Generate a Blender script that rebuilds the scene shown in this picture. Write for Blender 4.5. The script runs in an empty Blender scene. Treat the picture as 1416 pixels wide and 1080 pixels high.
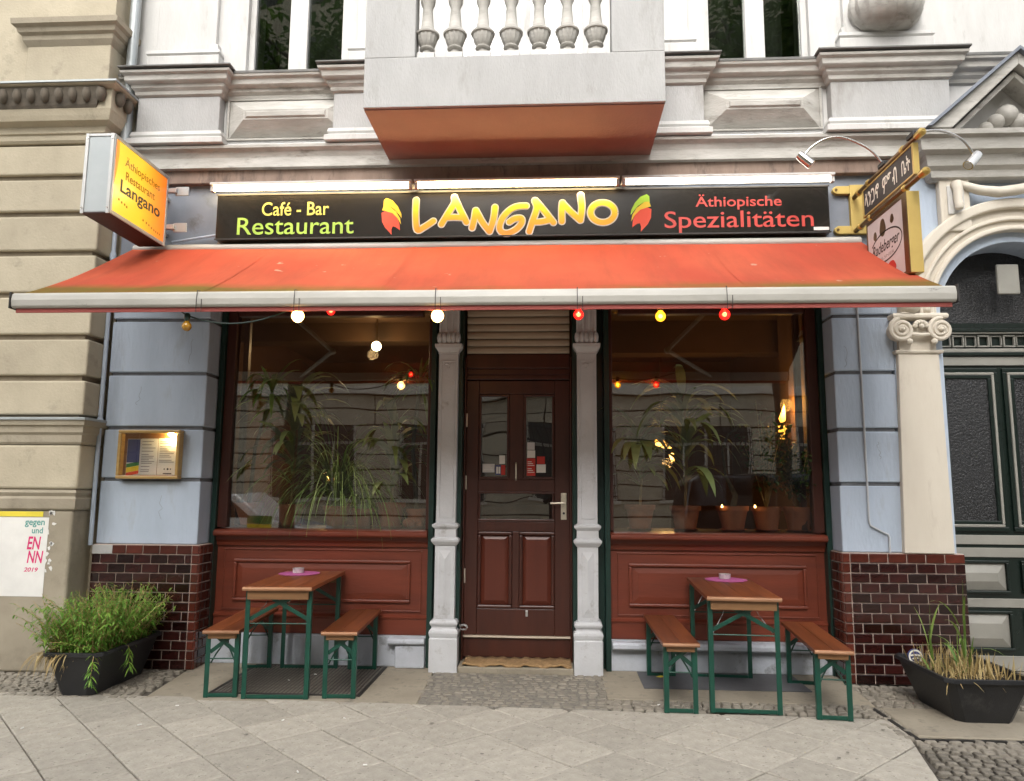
import bpy, math, random
from mathutils import Matrix, Vector
R = math.radians
random.seed(7)
sc = bpy.context.scene
C = sc.collection

# ------------------------------------------------------------------ camera
cd = bpy.data.cameras.new('camera'); cam = bpy.data.objects.new('camera', cd); C.objects.link(cam)
cd.sensor_width = 36.0; cd.lens = 1030 / 1416 * 36; cd.clip_start = 0.05; cd.clip_end = 2000
_p, _y, _r = R(7.5), R(3.25), R(0.4)
_f = Vector((-math.sin(_y) * math.cos(_p), math.cos(_y) * math.cos(_p), math.sin(_p)))
_rt = Vector((math.cos(_y), math.sin(_y), 0)); _up = _rt.cross(_f)
_rt2 = _rt * math.cos(_r) + _up * math.sin(_r); _up2 = _up * math.cos(_r) - _rt * math.sin(_r)
cam.matrix_world = Matrix(((_rt2.x, _up2.x, -_f.x, .302), (_rt2.y, _up2.y, -_f.y, -6.26), (_rt2.z, _up2.z, -_f.z, 1.5), (0, 0, 0, 1)))
sc.camera = cam
# ------------------------------------------------------------------ light: bright overcast day
SUN_EL, SUN_AZ = 40, 186          # azimuth clockwise from +Y
w = bpy.data.worlds.new('World'); sc.world = w; w.use_nodes = True
nt = w.node_tree; nt.nodes.clear()
sky = nt.nodes.new('ShaderNodeTexSky'); sky.sky_type = 'NISHITA'; sky.sun_disc = False
sky.sun_elevation = R(SUN_EL); sky.sun_rotation = R(SUN_AZ); sky.dust_density = 4.0; sky.air_density = 1.2
hs = nt.nodes.new('ShaderNodeHueSaturation'); hs.inputs['Saturation'].default_value = 0.22
bg = nt.nodes.new('ShaderNodeBackground'); bg.inputs['Strength'].default_value = 0.13
out = nt.nodes.new('ShaderNodeOutputWorld')
nt.links.new(sky.outputs[0], hs.inputs['Color']); nt.links.new(hs.outputs[0], bg.inputs[0]); nt.links.new(bg.outputs[0], out.inputs[0])
sd = bpy.data.lights.new('sun', 'SUN'); sd.energy = 1.5; sd.angle = R(60); sd.color = (1, .95, .88)
sun = bpy.data.objects.new('sun', sd); C.objects.link(sun)
_d = Vector((math.sin(R(SUN_AZ)) * math.cos(R(SUN_EL)), math.cos(R(SUN_AZ)) * math.cos(R(SUN_EL)), math.sin(R(SUN_EL))))
sun.rotation_euler = _d.to_track_quat('Z', 'Y').to_euler()
vs = sc.view_settings; vs.view_transform = 'Standard'; vs.look = 'None'; vs.gamma = 1; vs.use_curve_mapping = False
vs.exposure = 1.62
sc.cycles.use_denoising = True; sc.cycles.denoising_input_passes = 'RGB_ALBEDO_NORMAL'; sc.cycles.denoising_prefilter = 'ACCURATE'
sc.cycles.max_bounces = 8; sc.cycles.transparent_max_bounces = 16
sc.cycles.sample_clamp_indirect = 6.0
sc.cycles.caustics_reflective = False; sc.cycles.caustics_refractive = False

# ------------------------------------------------------------------ materials
M = {}
def _new(name):
    m = bpy.data.materials.new(name); m.use_nodes = True; M[name] = m
    n = m.node_tree.nodes; return m, m.node_tree, n, n['Principled BSDF'], m.node_tree.links
def pm(name, c1, c2=None, scale=3.0, rough=.7, bump=.15, bscale=60, metal=0, rand=0.0, spots=None, spot_at=(.58, .7), spot_scale=2.5, coat=0, spec=.5, stretch=(1, 1, 1), bdist=.004):
    """procedural paint / stone: two tones of noise, fine relief, per-object variation, optional stains"""
    m, t, n, b, L = _new(name)
    tc = n.new('ShaderNodeTexCoord'); mp = n.new('ShaderNodeMapping'); mp.inputs['Scale'].default_value = stretch
    L.new(tc.outputs['Object'], mp.inputs[0])
    nz = n.new('ShaderNodeTexNoise'); nz.inputs['Scale'].default_value = scale; nz.inputs['Detail'].default_value = 8; nz.inputs['Roughness'].default_value = .62
    L.new(mp.outputs[0], nz.inputs['Vector'])
    rp = n.new('ShaderNodeValToRGB'); c2 = c2 or tuple(x * .82 for x in c1)
    rp.color_ramp.elements[0].position = .32; rp.color_ramp.elements[1].position = .68
    rp.color_ramp.elements[0].color = (*c2, 1); rp.color_ramp.elements[1].color = (*c1, 1)
    L.new(nz.outputs[0], rp.inputs[0]); col = rp.outputs[0]
    if spots:
        n2 = n.new('ShaderNodeTexNoise'); n2.inputs['Scale'].default_value = spot_scale; n2.inputs['Detail'].default_value = 10; n2.inputs['Roughness'].default_value = .7
        L.new(mp.outputs[0], n2.inputs['Vector'])
        r2 = n.new('ShaderNodeMapRange'); r2.inputs[1].default_value = spot_at[0]; r2.inputs[2].default_value = spot_at[1]
        L.new(n2.outputs[0], r2.inputs[0])
        mx = n.new('ShaderNodeMixRGB'); mx.inputs[2].default_value = (*spots, 1)
        L.new(r2.outputs[0], mx.inputs[0]); L.new(col, mx.inputs[1]); col = mx.outputs[0]
    if rand:
        oi = n.new('ShaderNodeObjectInfo'); mr = n.new('ShaderNodeMapRange'); mr.inputs[3].default_value = 1 - rand; mr.inputs[4].default_value = 1 + rand
        L.new(oi.outputs['Random'], mr.inputs[0])
        hv = n.new('ShaderNodeHueSaturation'); L.new(mr.outputs[0], hv.inputs['Value']); L.new(col, hv.inputs['Color']); col = hv.outputs[0]
    L.new(col, b.inputs['Base Color'])
    b.inputs['Metallic'].default_value = metal; b.inputs['Specular IOR Level'].default_value = spec; b.inputs['Coat Weight'].default_value = coat
    n3 = n.new('ShaderNodeTexNoise'); n3.inputs['Scale'].default_value = bscale; n3.inputs['Detail'].default_value = 5; L.new(mp.outputs[0], n3.inputs['Vector'])
    rr = n.new('ShaderNodeMapRange'); rr.inputs[3].default_value = max(.02, rough - .08); rr.inputs[4].default_value = min(1, rough + .08)
    L.new(n3.outputs[0], rr.inputs[0]); L.new(rr.outputs[0], b.inputs['Roughness'])
    if bump:
        bp = n.new('ShaderNodeBump'); bp.inputs['Strength'].default_value = bump; bp.inputs['Distance'].default_value = bdist
        L.new(n3.outputs[0], bp.inputs['Height']); L.new(bp.outputs[0], b.inputs['Normal'])
    return m
def emis(name, col, strength, base=(.8, .8, .8)):
    m, t, n, b, L = _new(name)
    b.inputs['Base Color'].default_value = (*base, 1); b.inputs['Emission Color'].default_value = (*col, 1); b.inputs['Emission Strength'].default_value = strength
    b.inputs['Roughness'].default_value = .2
    return m
def glass(name, tint=(1, 1, 1), refl=1.7, wav=0.0, rough=0.0):
    """thin window pane: clear with a fresnel mirror coat"""
    m, t, n, b, L = _new(name); n.remove(b)
    tr = n.new('ShaderNodeBsdfTransparent'); tr.inputs[0].default_value = (*tint, 1)
    gl = n.new('ShaderNodeBsdfGlossy'); gl.inputs['Roughness'].default_value = rough
    fr = n.new('ShaderNodeFresnel'); fr.inputs[0].default_value = 1.5
    mu = n.new('ShaderNodeMath'); mu.operation = 'MULTIPLY'; mu.use_clamp = True; mu.inputs[1].default_value = refl
    mx = n.new('ShaderNodeMixShader'); L.new(fr.outputs[0], mu.inputs[0]); L.new(mu.outputs[0], mx.inputs[0]); L.new(tr.outputs[0], mx.inputs[1]); L.new(gl.outputs[0], mx.inputs[2])
    if wav:
        tc = n.new('ShaderNodeTexCoord'); nz = n.new('ShaderNodeTexNoise'); nz.inputs['Scale'].default_value = 1.6; nz.inputs['Detail'].default_value = 1
        L.new(tc.outputs['Object'], nz.inputs['Vector']); bp = n.new('ShaderNodeBump'); bp.inputs['Strength'].default_value = 1; bp.inputs['Distance'].default_value = wav
        L.new(nz.outputs[0], bp.inputs['Height']); L.new(bp.outputs[0], gl.inputs['Normal'])
    L.new(mx.outputs[0], n['Material Output'].inputs[0])
    return m
def leafmat(name, c1, c2, trans=.35):
    m, t, n, b, L = _new(name)
    oi = n.new('ShaderNodeNewGeometry'); rp = n.new('ShaderNodeValToRGB')
    rp.color_ramp.elements[0].color = (*c1, 1); rp.color_ramp.elements[1].color = (*c2, 1)
    L.new(oi.outputs['Random Per Island'], rp.inputs[0]); L.new(rp.outputs[0], b.inputs['Base Color']); b.inputs['Roughness'].default_value = .5
    tl = n.new('ShaderNodeBsdfTranslucent'); L.new(rp.outputs[0], tl.inputs[0])
    mx = n.new('ShaderNodeMixShader'); mx.inputs[0].default_value = trans
    L.new(b.outputs[0], mx.inputs[1]); L.new(tl.outputs[0], mx.inputs[2]); L.new(mx.outputs[0], n['Material Output'].inputs[0])
    return m
def wood(name, c1, c2, axis=1, rough=.35, coat=.3, rand=.12):
    m, t, n, b, L = _new(name)
    tc = n.new('ShaderNodeTexCoord'); mp = n.new('ShaderNodeMapping'); s = [14, 14, 14]; s[axis] = 1.2; mp.inputs['Scale'].default_value = s
    L.new(tc.outputs['Object'], mp.inputs[0])
    oi = n.new('ShaderNodeObjectInfo'); va = n.new('ShaderNodeVectorMath'); va.operation = 'SCALE'; L.new(oi.outputs['Random'], va.inputs['Scale']); va.inputs[0].default_value = (37, 51, 23)
    ad = n.new('ShaderNodeVectorMath'); L.new(mp.outputs[0], ad.inputs[0]); L.new(va.outputs[0], ad.inputs[1])
    nz = n.new('ShaderNodeTexNoise'); nz.inputs['Scale'].default_value = 1.6; nz.inputs['Detail'].default_value = 8; nz.inputs['Distortion'].default_value = .6; L.new(ad.outputs[0], nz.inputs['Vector'])
    rp = n.new('ShaderNodeValToRGB'); rp.color_ramp.elements[0].position = .3; rp.color_ramp.elements[1].position = .7
    rp.color_ramp.elements[0].color = (*c2, 1); rp.color_ramp.elements[1].color = (*c1, 1); L.new(nz.outputs[0], rp.inputs[0])
    hv = n.new('ShaderNodeHueSaturation'); mr = n.new('ShaderNodeMapRange'); mr.inputs[3].default_value = 1 - rand; mr.inputs[4].default_value = 1 + rand
    L.new(oi.outputs['Random'], mr.inputs[0]); L.new(mr.outputs[0], hv.inputs['Value']); L.new(rp.outputs[0], hv.inputs['Color']); L.new(hv.outputs[0], b.inputs['Base Color'])
    b.inputs['Roughness'].default_value = rough; b.inputs['Coat Weight'].default_value = coat; b.inputs['Coat Roughness'].default_value = .25
    bp = n.new('ShaderNodeBump'); bp.inputs['Strength'].default_value = .12; bp.inputs['Distance'].default_value = .003; L.new(nz.outputs[0], bp.inputs['Height']); L.new(bp.outputs[0], b.inputs['Normal'])
    return m

pm('blue', (.45, .52, .625), (.385, .45, .545), scale=2.6, rough=.8, bump=.8, bscale=22, bdist=.006, spots=(.29, .305, .325), spot_at=(.56, .80), spot_scale=2.6, stretch=(1.6, 1, .45))
pm('blue_dark', (.22, .245, .29), (.17, .19, .225), scale=3, rough=.8, spots=(.12, .12, .12), spot_at=(.56, .75), spot_scale=4)
pm('groove', (.20, .21, .225), (.13, .135, .145), scale=12, rough=.9)
pm('white', (.60, .595, .58), (.50, .49, .475), scale=2.5, rough=.75, bump=.4, bscale=35, spots=(.33, .315, .29), spot_at=(.58, .78), spot_scale=3, stretch=(2, 1, .5))
pm('stucco', (.50, .485, .455), (.34, .325, .295), scale=5, rough=.8, bump=.7, bscale=36, spots=(.18, .165, .14), spot_at=(.55, .72), spot_scale=4, stretch=(.6, 1, 2.2))
pm('plaster', (.44, .438, .435), (.365, .362, .358), scale=2.4, rough=.88, bump=.9, bscale=60, spots=(.28, .27, .25), spot_at=(.55, .76), spot_scale=2.2, stretch=(1.6, 1, .5))
pm('cap_grey', (.17, .165, .155), (.10, .10, .095), scale=6, rough=.7)
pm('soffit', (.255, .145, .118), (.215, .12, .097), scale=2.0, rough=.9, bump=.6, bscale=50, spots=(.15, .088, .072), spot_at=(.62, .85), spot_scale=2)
pm('brownwall', (.30, .22, .175), (.20, .14, .11), scale=6, rough=.85, bump=.3, spots=(.07, .055, .05), spot_at=(.52, .7), spot_scale=9, stretch=(1, 1, .3))
pm('cream', (.64, .59, .505), (.575, .52, .44), scale=2.2, rough=.75, bump=.3, spots=(.43, .375, .305), spot_at=(.58, .82), spot_scale=3.5, stretch=(1.4, 1, .4))
pm('beige', (.50, .445, .335), (.41, .36, .268), scale=2.4, rough=.88, bump=.7, bscale=50, rand=.06, spots=(.26, .225, .17), spot_at=(.57, .78), spot_scale=4)
pm('beige_dark', (.30, .255, .185), (.20, .165, .12), scale=5, rough=.9, bump=.4)
pm('beige_low', (.385, .34, .26), (.30, .262, .198), scale=2, rough=.9, bump=.6, bscale=55, spots=(.20, .175, .135), spot_at=(.54, .78), spot_scale=3)
pm('sooty', (.15, .125, .095), (.075, .065, .052), scale=8, rough=.9, bump=.5)
pm('brick', (.036, .0088, .0072), (.015, .005, .0045), scale=9, rough=.10, bump=.3, bscale=14, rand=.6, spots=(.075, .022, .016), spot_at=(.60, .75), spot_scale=12)
pm('brick_red', (.105, .024, .0145), (.058, .0145, .0095), scale=9, rough=.12, bump=.3, bscale=14, rand=.4)
pm('mortar', (.58, .47, .41), (.42, .33, .285), scale=16, rough=.95)
pm('redwood', (.185, .039, .0185), (.135, .028, .0135), scale=3, rough=.42, bump=.25, bscale=30, stretch=(.5, 1, 3), spots=(.10, .024, .016), spot_at=(.55, .75), spot_scale=2)
pm('doorwood', (.068, .0175, .0098), (.044, .0118, .0072), scale=3, rough=.38, bump=.2, bscale=30, stretch=(3, 1, .5))
pm('doorpanel', (.115, .025, .013), (.088, .019, .0102), scale=3, rough=.36, bump=.2, bscale=30, stretch=(3, 1, .5))
pm('darkgreen', (.010, .036, .028), (.007, .026, .021), rough=.35, bump=.1)
pm('green_steel', (.006, .068, .044), (.004, .045, .030), scale=8, rough=.36, bump=.2, spots=(.075, .04, .022), spot_at=(.63, .70), spot_scale=16)
pm('colpaint', (.56, .57, .59), (.48, .485, .50), scale=4, rough=.55, bump=.4, spots=(.28, .26, .245), spot_at=(.59, .74), spot_scale=6)
pm('plinth', (.52, .55, .61), (.40, .425, .47), scale=4, rough=.7, bump=.4, spots=(.17, .17, .17), spot_at=(.54, .7), spot_scale=5)
pm('shutter', (.44, .36, .27), (.38, .31, .23), rough=.5)
pm('awn_bar', (.46, .447, .41), (.385, .372, .338), scale=6, rough=.4, bump=.1, spots=(.17, .16, .145), spot_at=(.63, .72), spot_scale=10, stretch=(.5, 1, 1))
pm('black_board', (.020, .0175, .015), (.012, .011, .010), rough=.16, bump=.02, coat=.3)
pm('dark_metal', (.02, .02, .021), rough=.4)
pm('black_plastic', (.019, .020, .023), (.013, .014, .016), rough=.45, bump=.3, bscale=120, scale=5, spots=(.06, .058, .055), spot_at=(.6, .8), spot_scale=4)
pm('alu', (.42, .45, .46), (.36, .39, .40), rough=.42, metal=.35, bump=.05)
pm('alu_edge', (.55, .55, .54), rough=.35, metal=.5)
pm('box_under', (.045, .022, .020), rough=.6)
pm('brass', (.58, .41, .13), (.42, .28, .08), scale=10, rough=.33, metal=.85, bump=.1)
pm('brass_paint', (.55, .40, .12), (.48, .34, .10), rough=.45, metal=.3)
pm('bronze', (.20, .13, .06), (.12, .08, .04), rough=.35, metal=.8)
pm('chrome', (.62, .60, .57), rough=.18, metal=1)
pm('steel_brass', (.85, .78, .64), rough=.3, metal=.55)
pm('terracotta', (.52, .185, .095), (.42, .14, .072), scale=8, rough=.8, bump=.2, rand=.12)
pm('soil', (.035, .024, .016), rough=1, bump=.8)
pm('slab', (.42, .387, .328), (.305, .28, .236), scale=13, rough=.85, bump=.8, bscale=60, rand=.11, spots=(.165, .15, .125), spot_at=(.56, .66), spot_scale=24)
pm('joint', (.095, .083, .068), (.055, .048, .04), scale=14, rough=1, bump=.5)
pm('cobble', (.235, .21, .17), (.15, .135, .11), scale=7, rough=.85, bump=.6, bscale=40, rand=.22)
pm('concrete', (.33, .29, .222), (.235, .205, .157), scale=3.5, rough=.9, bump=.5, bscale=80, spots=(.14, .125, .10), spot_at=(.53, .70), spot_scale=7)
pm('asphalt', (.24, .22, .185), (.14, .128, .108), scale=34, rough=.95, bump=1, bscale=110, spots=(.10, .092, .08), spot_at=(.54, .64), spot_scale=28)
pm('road', (.06, .06, .06), (.045, .045, .045), scale=12, rough=.9, bump=.6)
pm('iron', (.05, .047, .043), (.03, .028, .026), scale=12, rough=.55, metal=.4, bump=.3)
pm('grate_bar', (.20, .18, .15), (.13, .115, .095), scale=14, rough=.6, metal=.2, bump=.3)
pm('plate_grey', (.105, .108, .115), (.085, .087, .092), scale=6, rough=.7, bump=.3)
pm('coir', (.46, .29, .135), (.27, .165, .075), scale=40, rough=1, bump=1, bscale=220, bdist=.01)
pm('pink', (.56, .14, .36), (.48, .11, .30), rough=.6)
pm('tin', (.66, .65, .63), (.5, .49, .47), rough=.3, metal=.35)
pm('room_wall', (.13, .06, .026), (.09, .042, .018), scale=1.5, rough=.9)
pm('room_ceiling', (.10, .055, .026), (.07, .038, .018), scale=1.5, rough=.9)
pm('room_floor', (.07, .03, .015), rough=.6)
pm('stone_opp', (.50, .45, .345), (.37, .33, .25), scale=2, rough=.9, rand=.10)
pm('stone_opp_light', (.62, .58, .50), rough=.9)
pm('portal_green', (.006, .014, .011), rough=.3)
pm('portal_grey', (.30, .29, .26), (.24, .235, .21), rough=.45)
pm('bark', (.06, .045, .03), (.03, .024, .017), scale=12, rough=.95, bump=.8)
pm('twig', (.20, .17, .12), (.11, .09, .06), scale=20, rough=.9)
pm('straw', (.50, .36, .16), (.38, .26, .11), scale=8, rough=.8)
pm('paper', (.80, .79, .76), rough=.8, bump=0)
pm('paper_yellow', (.80, .66, .06), rough=.8, bump=0)
pm('ink_magenta', (.70, .03, .17), rough=.8, bump=0)
pm('ink_teal', (.10, .34, .30), rough=.8, bump=0)
pm('ink_grey', (.30, .29, .28), rough=.8, bump=0)
pm('ink_dark', (.035, .03, .03), rough=.6, bump=0)
pm('ink_red', (.55, .035, .025), rough=.6, bump=0)
pm('ink_blue', (.06, .07, .20), rough=.7, bump=0)
pm('ink_green', (.05, .22, .05), rough=.7, bump=0)
pm('letter_lime', (.36, .55, .075), (.29, .48, .055), rough=.5, bump=0)
pm('letter_yellow', (.58, .54, .10), rough=.5, bump=0)
pm('letter_red', (.56, .052, .036), rough=.5, bump=0)
pm('letter_white', (.85, .83, .74), rough=.5, bump=0)
pm('em_green', (.42, .72, .04), rough=.5, bump=0)
pm('em_yellow', (.85, .62, .02), rough=.5, bump=0)
pm('em_red', (.78, .07, .02), rough=.5, bump=0)
pm('lilac', (.60, .59, .60), rough=.35, bump=0)
pm('car_white', (.75, .76, .77), rough=.2, coat=.8, bump=0)
pm('car_dark', (.01, .011, .013), rough=.2, coat=.8, bump=0)
pm('tyre', (.012, .012, .012), rough=.8)
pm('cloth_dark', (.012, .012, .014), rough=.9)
pm('skin', (.50, .30, .22), rough=.6)
wood('beer_wood', (.245, .070, .021), (.120, .031, .0095), axis=1, rough=.36, coat=.12, rand=.3)
wood('raw_wood', (.25, .125, .050), (.16, .078, .03), axis=0, rough=.55, coat=.1)
wood('worn_edge', (.42, .22, .12), (.24, .11, .05), axis=0, rough=.6, coat=0)
wood('oak', (.46, .30, .10), (.36, .22, .07), axis=0, rough=.35, coat=.3)
glass('pane', (.95, .95, .92), refl=4.3, wav=.0014)
glass('pane_door', (.80, .78, .74), refl=4.0, wav=.006)
glass('pane_up', (.75, .78, .74), refl=2.2, wav=.004)
glass('pane_clear', (1, 1, 1), refl=.8)
glass('car_glass', (.12, .13, .13), refl=2.4)
leafmat('bamboo_leaf', (.075, .22, .02), (.30, .48, .085), .45)
leafmat('dry_leaf', (.36, .25, .10), (.46, .36, .16), .2)
leafmat('grass_leaf', (.10, .20, .03), (.26, .36, .09), .3)
leafmat('house_leaf', (.16, .29, .06), (.44, .56, .20), .4)
leafmat('dark_leaf', (.04, .085, .022), (.12, .18, .05), .3)
leafmat('pale_leaf', (.30, .40, .13), (.54, .60, .27), .4)
leafmat('tree_leaf', (.03, .07, .015), (.09, .15, .035), .35)
emis('tube_lit', (1, .74, .38), 22)
emis('tube_cool', (1, .90, .75), 6)
emis('bulb_core', (1, .70, .35), 60)
def bulb_glass(name, tint, glow):
    """dyed bulb glass: tinted see-through shell that glows a little, with a glossy skin"""
    m, t, n, b, L = _new(name); n.remove(b)
    tr = n.new('ShaderNodeBsdfTransparent'); tr.inputs[0].default_value = (*tint, 1)
    em = n.new('ShaderNodeEmission'); em.inputs[0].default_value = (*tint, 1); em.inputs[1].default_value = glow
    gl = n.new('ShaderNodeBsdfGlossy'); gl.inputs['Roughness'].default_value = .05
    m1 = n.new('ShaderNodeMixShader'); m1.inputs[0].default_value = .45; m2 = n.new('ShaderNodeMixShader'); m2.inputs[0].default_value = .08
    L.new(tr.outputs[0], m1.inputs[1]); L.new(em.outputs[0], m1.inputs[2]); L.new(m1.outputs[0], m2.inputs[1]); L.new(gl.outputs[0], m2.inputs[2]); L.new(m2.outputs[0], n['Material Output'].inputs[0])
bulb_glass('bulb_warm', (1, .60, .22), 9)
bulb_glass('bulb_amber', (1, .42, .02), 2.2)
bulb_glass('bulb_red', (.95, .02, .012), 1.5)
emis('globe', (1, .78, .45), 9)
emis('flame', (1, .42, .04), 1.5)
emis('menu_lamp', (1, .72, .25), 45)
emis('candle', (1, .6, .2), 5)
pm('hem_cloth', (.36, .085, .072), (.27, .065, .055), rough=.85)
pm('underside_shade', (.13, .055, .034), (.09, .04, .026), rough=.95)  # for the added sheet that darkens the awning underside
pm('curtain', (.11, .115, .10), (.06, .063, .055), scale=6, rough=.9, stretch=(6, 1, .3))
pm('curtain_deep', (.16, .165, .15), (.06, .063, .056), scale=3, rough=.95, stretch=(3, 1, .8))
pm('wire_grey', (.52, .54, .57), rough=.6)
pm('bulb_off', (.42, .21, .015), rough=.15, coat=.6, bump=0)
pm('pane_frost', (.022, .023, .025), (.012, .012, .013), scale=60, rough=.22, bump=1, bscale=70, bdist=.01)

def ramp_z(name, stops, z0, z1, rough=.5, emit=0, axis=2):
    """printed colour that runs over a height (or length) of the thing itself"""
    m, t, n, b, L = _new(name)
    g = n.new('ShaderNodeTexCoord'); s = n.new('ShaderNodeSeparateXYZ'); L.new(g.outputs['Object'], s.inputs[0])
    mr = n.new('ShaderNodeMapRange'); mr.inputs[1].default_value = z0; mr.inputs[2].default_value = z1; L.new(s.outputs[axis], mr.inputs[0])
    rp = n.new('ShaderNodeValToRGB'); e = rp.color_ramp.elements
    e[0].position, e[0].color = stops[0][0], (*stops[0][1], 1); e[1].position, e[1].color = stops[-1][0], (*stops[-1][1], 1)
    for p_, c_ in stops[1:-1]:
        k = e.new(p_); k.color = (*c_, 1)
    L.new(mr.outputs[0], rp.inputs[0]); L.new(rp.outputs[0], b.inputs['Base Color']); b.inputs['Roughness'].default_value = rough
    if emit:
        L.new(rp.outputs[0], b.inputs['Emission Color']); b.inputs['Emission Strength'].default_value = emit
    return m
ramp_z('langano', [(0, (.85, .36, .015)), (.40, (.87, .56, .01)), (.7, (.86, .82, .02)), (1, (.88, .88, .30))], 3.68, 4.0)
ramp_z('box_face', [(0, (.66, .15, .012)), (.25, (.72, .27, .014)), (.5, (.77, .46, .02)), (1, (.78, .57, .05))], -.20, -1.0, rough=.3, emit=.26, axis=1)

# awning cloth: orange-red canvas, a little translucent, algae stains along the lower hem
def awning_mat():
    m, t, n, b, L = _new('canvas')
    tc = n.new('ShaderNodeTexCoord'); s = n.new('ShaderNodeSeparateXYZ'); L.new(tc.outputs['Object'], s.inputs[0])
    nz = n.new('ShaderNodeTexNoise'); nz.inputs['Scale'].default_value = 1.3; nz.inputs['Detail'].default_value = 6; L.new(tc.outputs['Object'], nz.inputs['Vector'])
    rp = n.new('ShaderNodeValToRGB'); rp.color_ramp.elements[0].position = .3; rp.color_ramp.elements[1].position = .7
    rp.color_ramp.elements[0].color = (.37, .060, .034, 1); rp.color_ramp.elements[1].color = (.455, .092, .046, 1); L.new(nz.outputs[0], rp.inputs[0])
    # hem stain: height above the bar, broken by noise
    n2 = n.new('ShaderNodeTexNoise'); n2.inputs['Scale'].default_value = 1.1; n2.inputs['Detail'].default_value = 9; n2.inputs['Roughness'].default_value = .7
    mp = n.new('ShaderNodeMapping'); mp.inputs['Scale'].default_value = (1, 2.5, 2.5); L.new(tc.outputs['Object'], mp.inputs[0]); L.new(mp.outputs[0], n2.inputs['Vector'])
    mr = n.new('ShaderNodeMapRange'); mr.inputs[1].default_value = 2.85; mr.inputs[2].default_value = 3.02; mr.inputs[3].default_value = 1; mr.inputs[4].default_value = 0; L.new(s.outputs[2], mr.inputs[0])
    ab = n.new('ShaderNodeMath'); ab.operation = 'ABSOLUTE'; L.new(s.outputs[0], ab.inputs[0])
    mxx = n.new('ShaderNodeMapRange'); mxx.inputs[1].default_value = 0.4; mxx.inputs[2].default_value = 2.6; mxx.inputs[3].default_value = -.36; mxx.inputs[4].default_value = .16; L.new(ab.outputs[0], mxx.inputs[0])
    a1 = n.new('ShaderNodeMath'); L.new(n2.outputs[0], a1.inputs[0]); L.new(mxx.outputs[0], a1.inputs[1])
    a2 = n.new('ShaderNodeMath'); a2.operation = 'MULTIPLY'; L.new(mr.outputs[0], a2.inputs[0]); L.new(a1.outputs[0], a2.inputs[1])
    a3 = n.new('ShaderNodeMapRange'); a3.inputs[1].default_value = .12; a3.inputs[2].default_value = .42; L.new(a2.outputs[0], a3.inputs[0])
    mx = n.new('ShaderNodeMixRGB'); mx.inputs[2].default_value = (.15, .105, .022, 1); L.new(a3.outputs[0], mx.inputs[0]); L.new(rp.outputs[0], mx.inputs[1])
    n4 = n.new('ShaderNodeTexNoise'); n4.inputs['Scale'].default_value = 1.0; n4.inputs['Detail'].default_value = 9; n4.inputs['Roughness'].default_value = .68
    mp4 = n.new('ShaderNodeMapping'); mp4.inputs['Scale'].default_value = (5.5, .9, .9); L.new(tc.outputs['Object'], mp4.inputs[0]); L.new(mp4.outputs[0], n4.inputs['Vector'])
    r4 = n.new('ShaderNodeMapRange'); r4.inputs[1].default_value = .44; r4.inputs[2].default_value = .74; r4.inputs[4].default_value = .45; L.new(n4.outputs[0], r4.inputs[0])
    m4 = n.new('ShaderNodeMixRGB'); m4.inputs[2].default_value = (.19, .048, .028, 1); L.new(r4.outputs[0], m4.inputs[0]); L.new(mx.outputs[0], m4.inputs[1]); mx = m4
    n5 = n.new('ShaderNodeTexNoise'); n5.inputs['Scale'].default_value = 7; n5.inputs['Detail'].default_value = 8; L.new(tc.outputs['Object'], n5.inputs['Vector'])
    r5 = n.new('ShaderNodeMapRange'); r5.inputs[1].default_value = .70; r5.inputs[2].default_value = .74; r5.inputs[4].default_value = .7; L.new(n5.outputs[0], r5.inputs[0])
    m5 = n.new('ShaderNodeMixRGB'); m5.inputs[2].default_value = (.42, .28, .21, 1); L.new(r5.outputs[0], m5.inputs[0]); L.new(mx.outputs[0], m5.inputs[1]); mx = m5
    L.new(mx.outputs[0], b.inputs['Base Color']); b.inputs['Roughness'].default_value = .85; b.inputs['Specular IOR Level'].default_value = .15
    wv = n.new('ShaderNodeTexNoise'); wv.inputs['Scale'].default_value = 300; L.new(tc.outputs['Object'], wv.inputs['Vector'])
    bp = n.new('ShaderNodeBump'); bp.inputs['Strength'].default_value = .2; bp.inputs['Distance'].default_value = .002; L.new(wv.outputs[0], bp.inputs['Height']); L.new(bp.outputs[0], b.inputs['Normal'])
    tl = n.new('ShaderNodeBsdfTranslucent'); L.new(mx.outputs[0], tl.inputs[0])
    ms = n.new('ShaderNodeMixShader'); ms.inputs[0].default_value = .08; L.new(b.outputs[0], ms.inputs[1]); L.new(tl.outputs[0], ms.inputs[2]); L.new(ms.outputs[0], n['Material Output'].inputs[0])
awning_mat()

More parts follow.
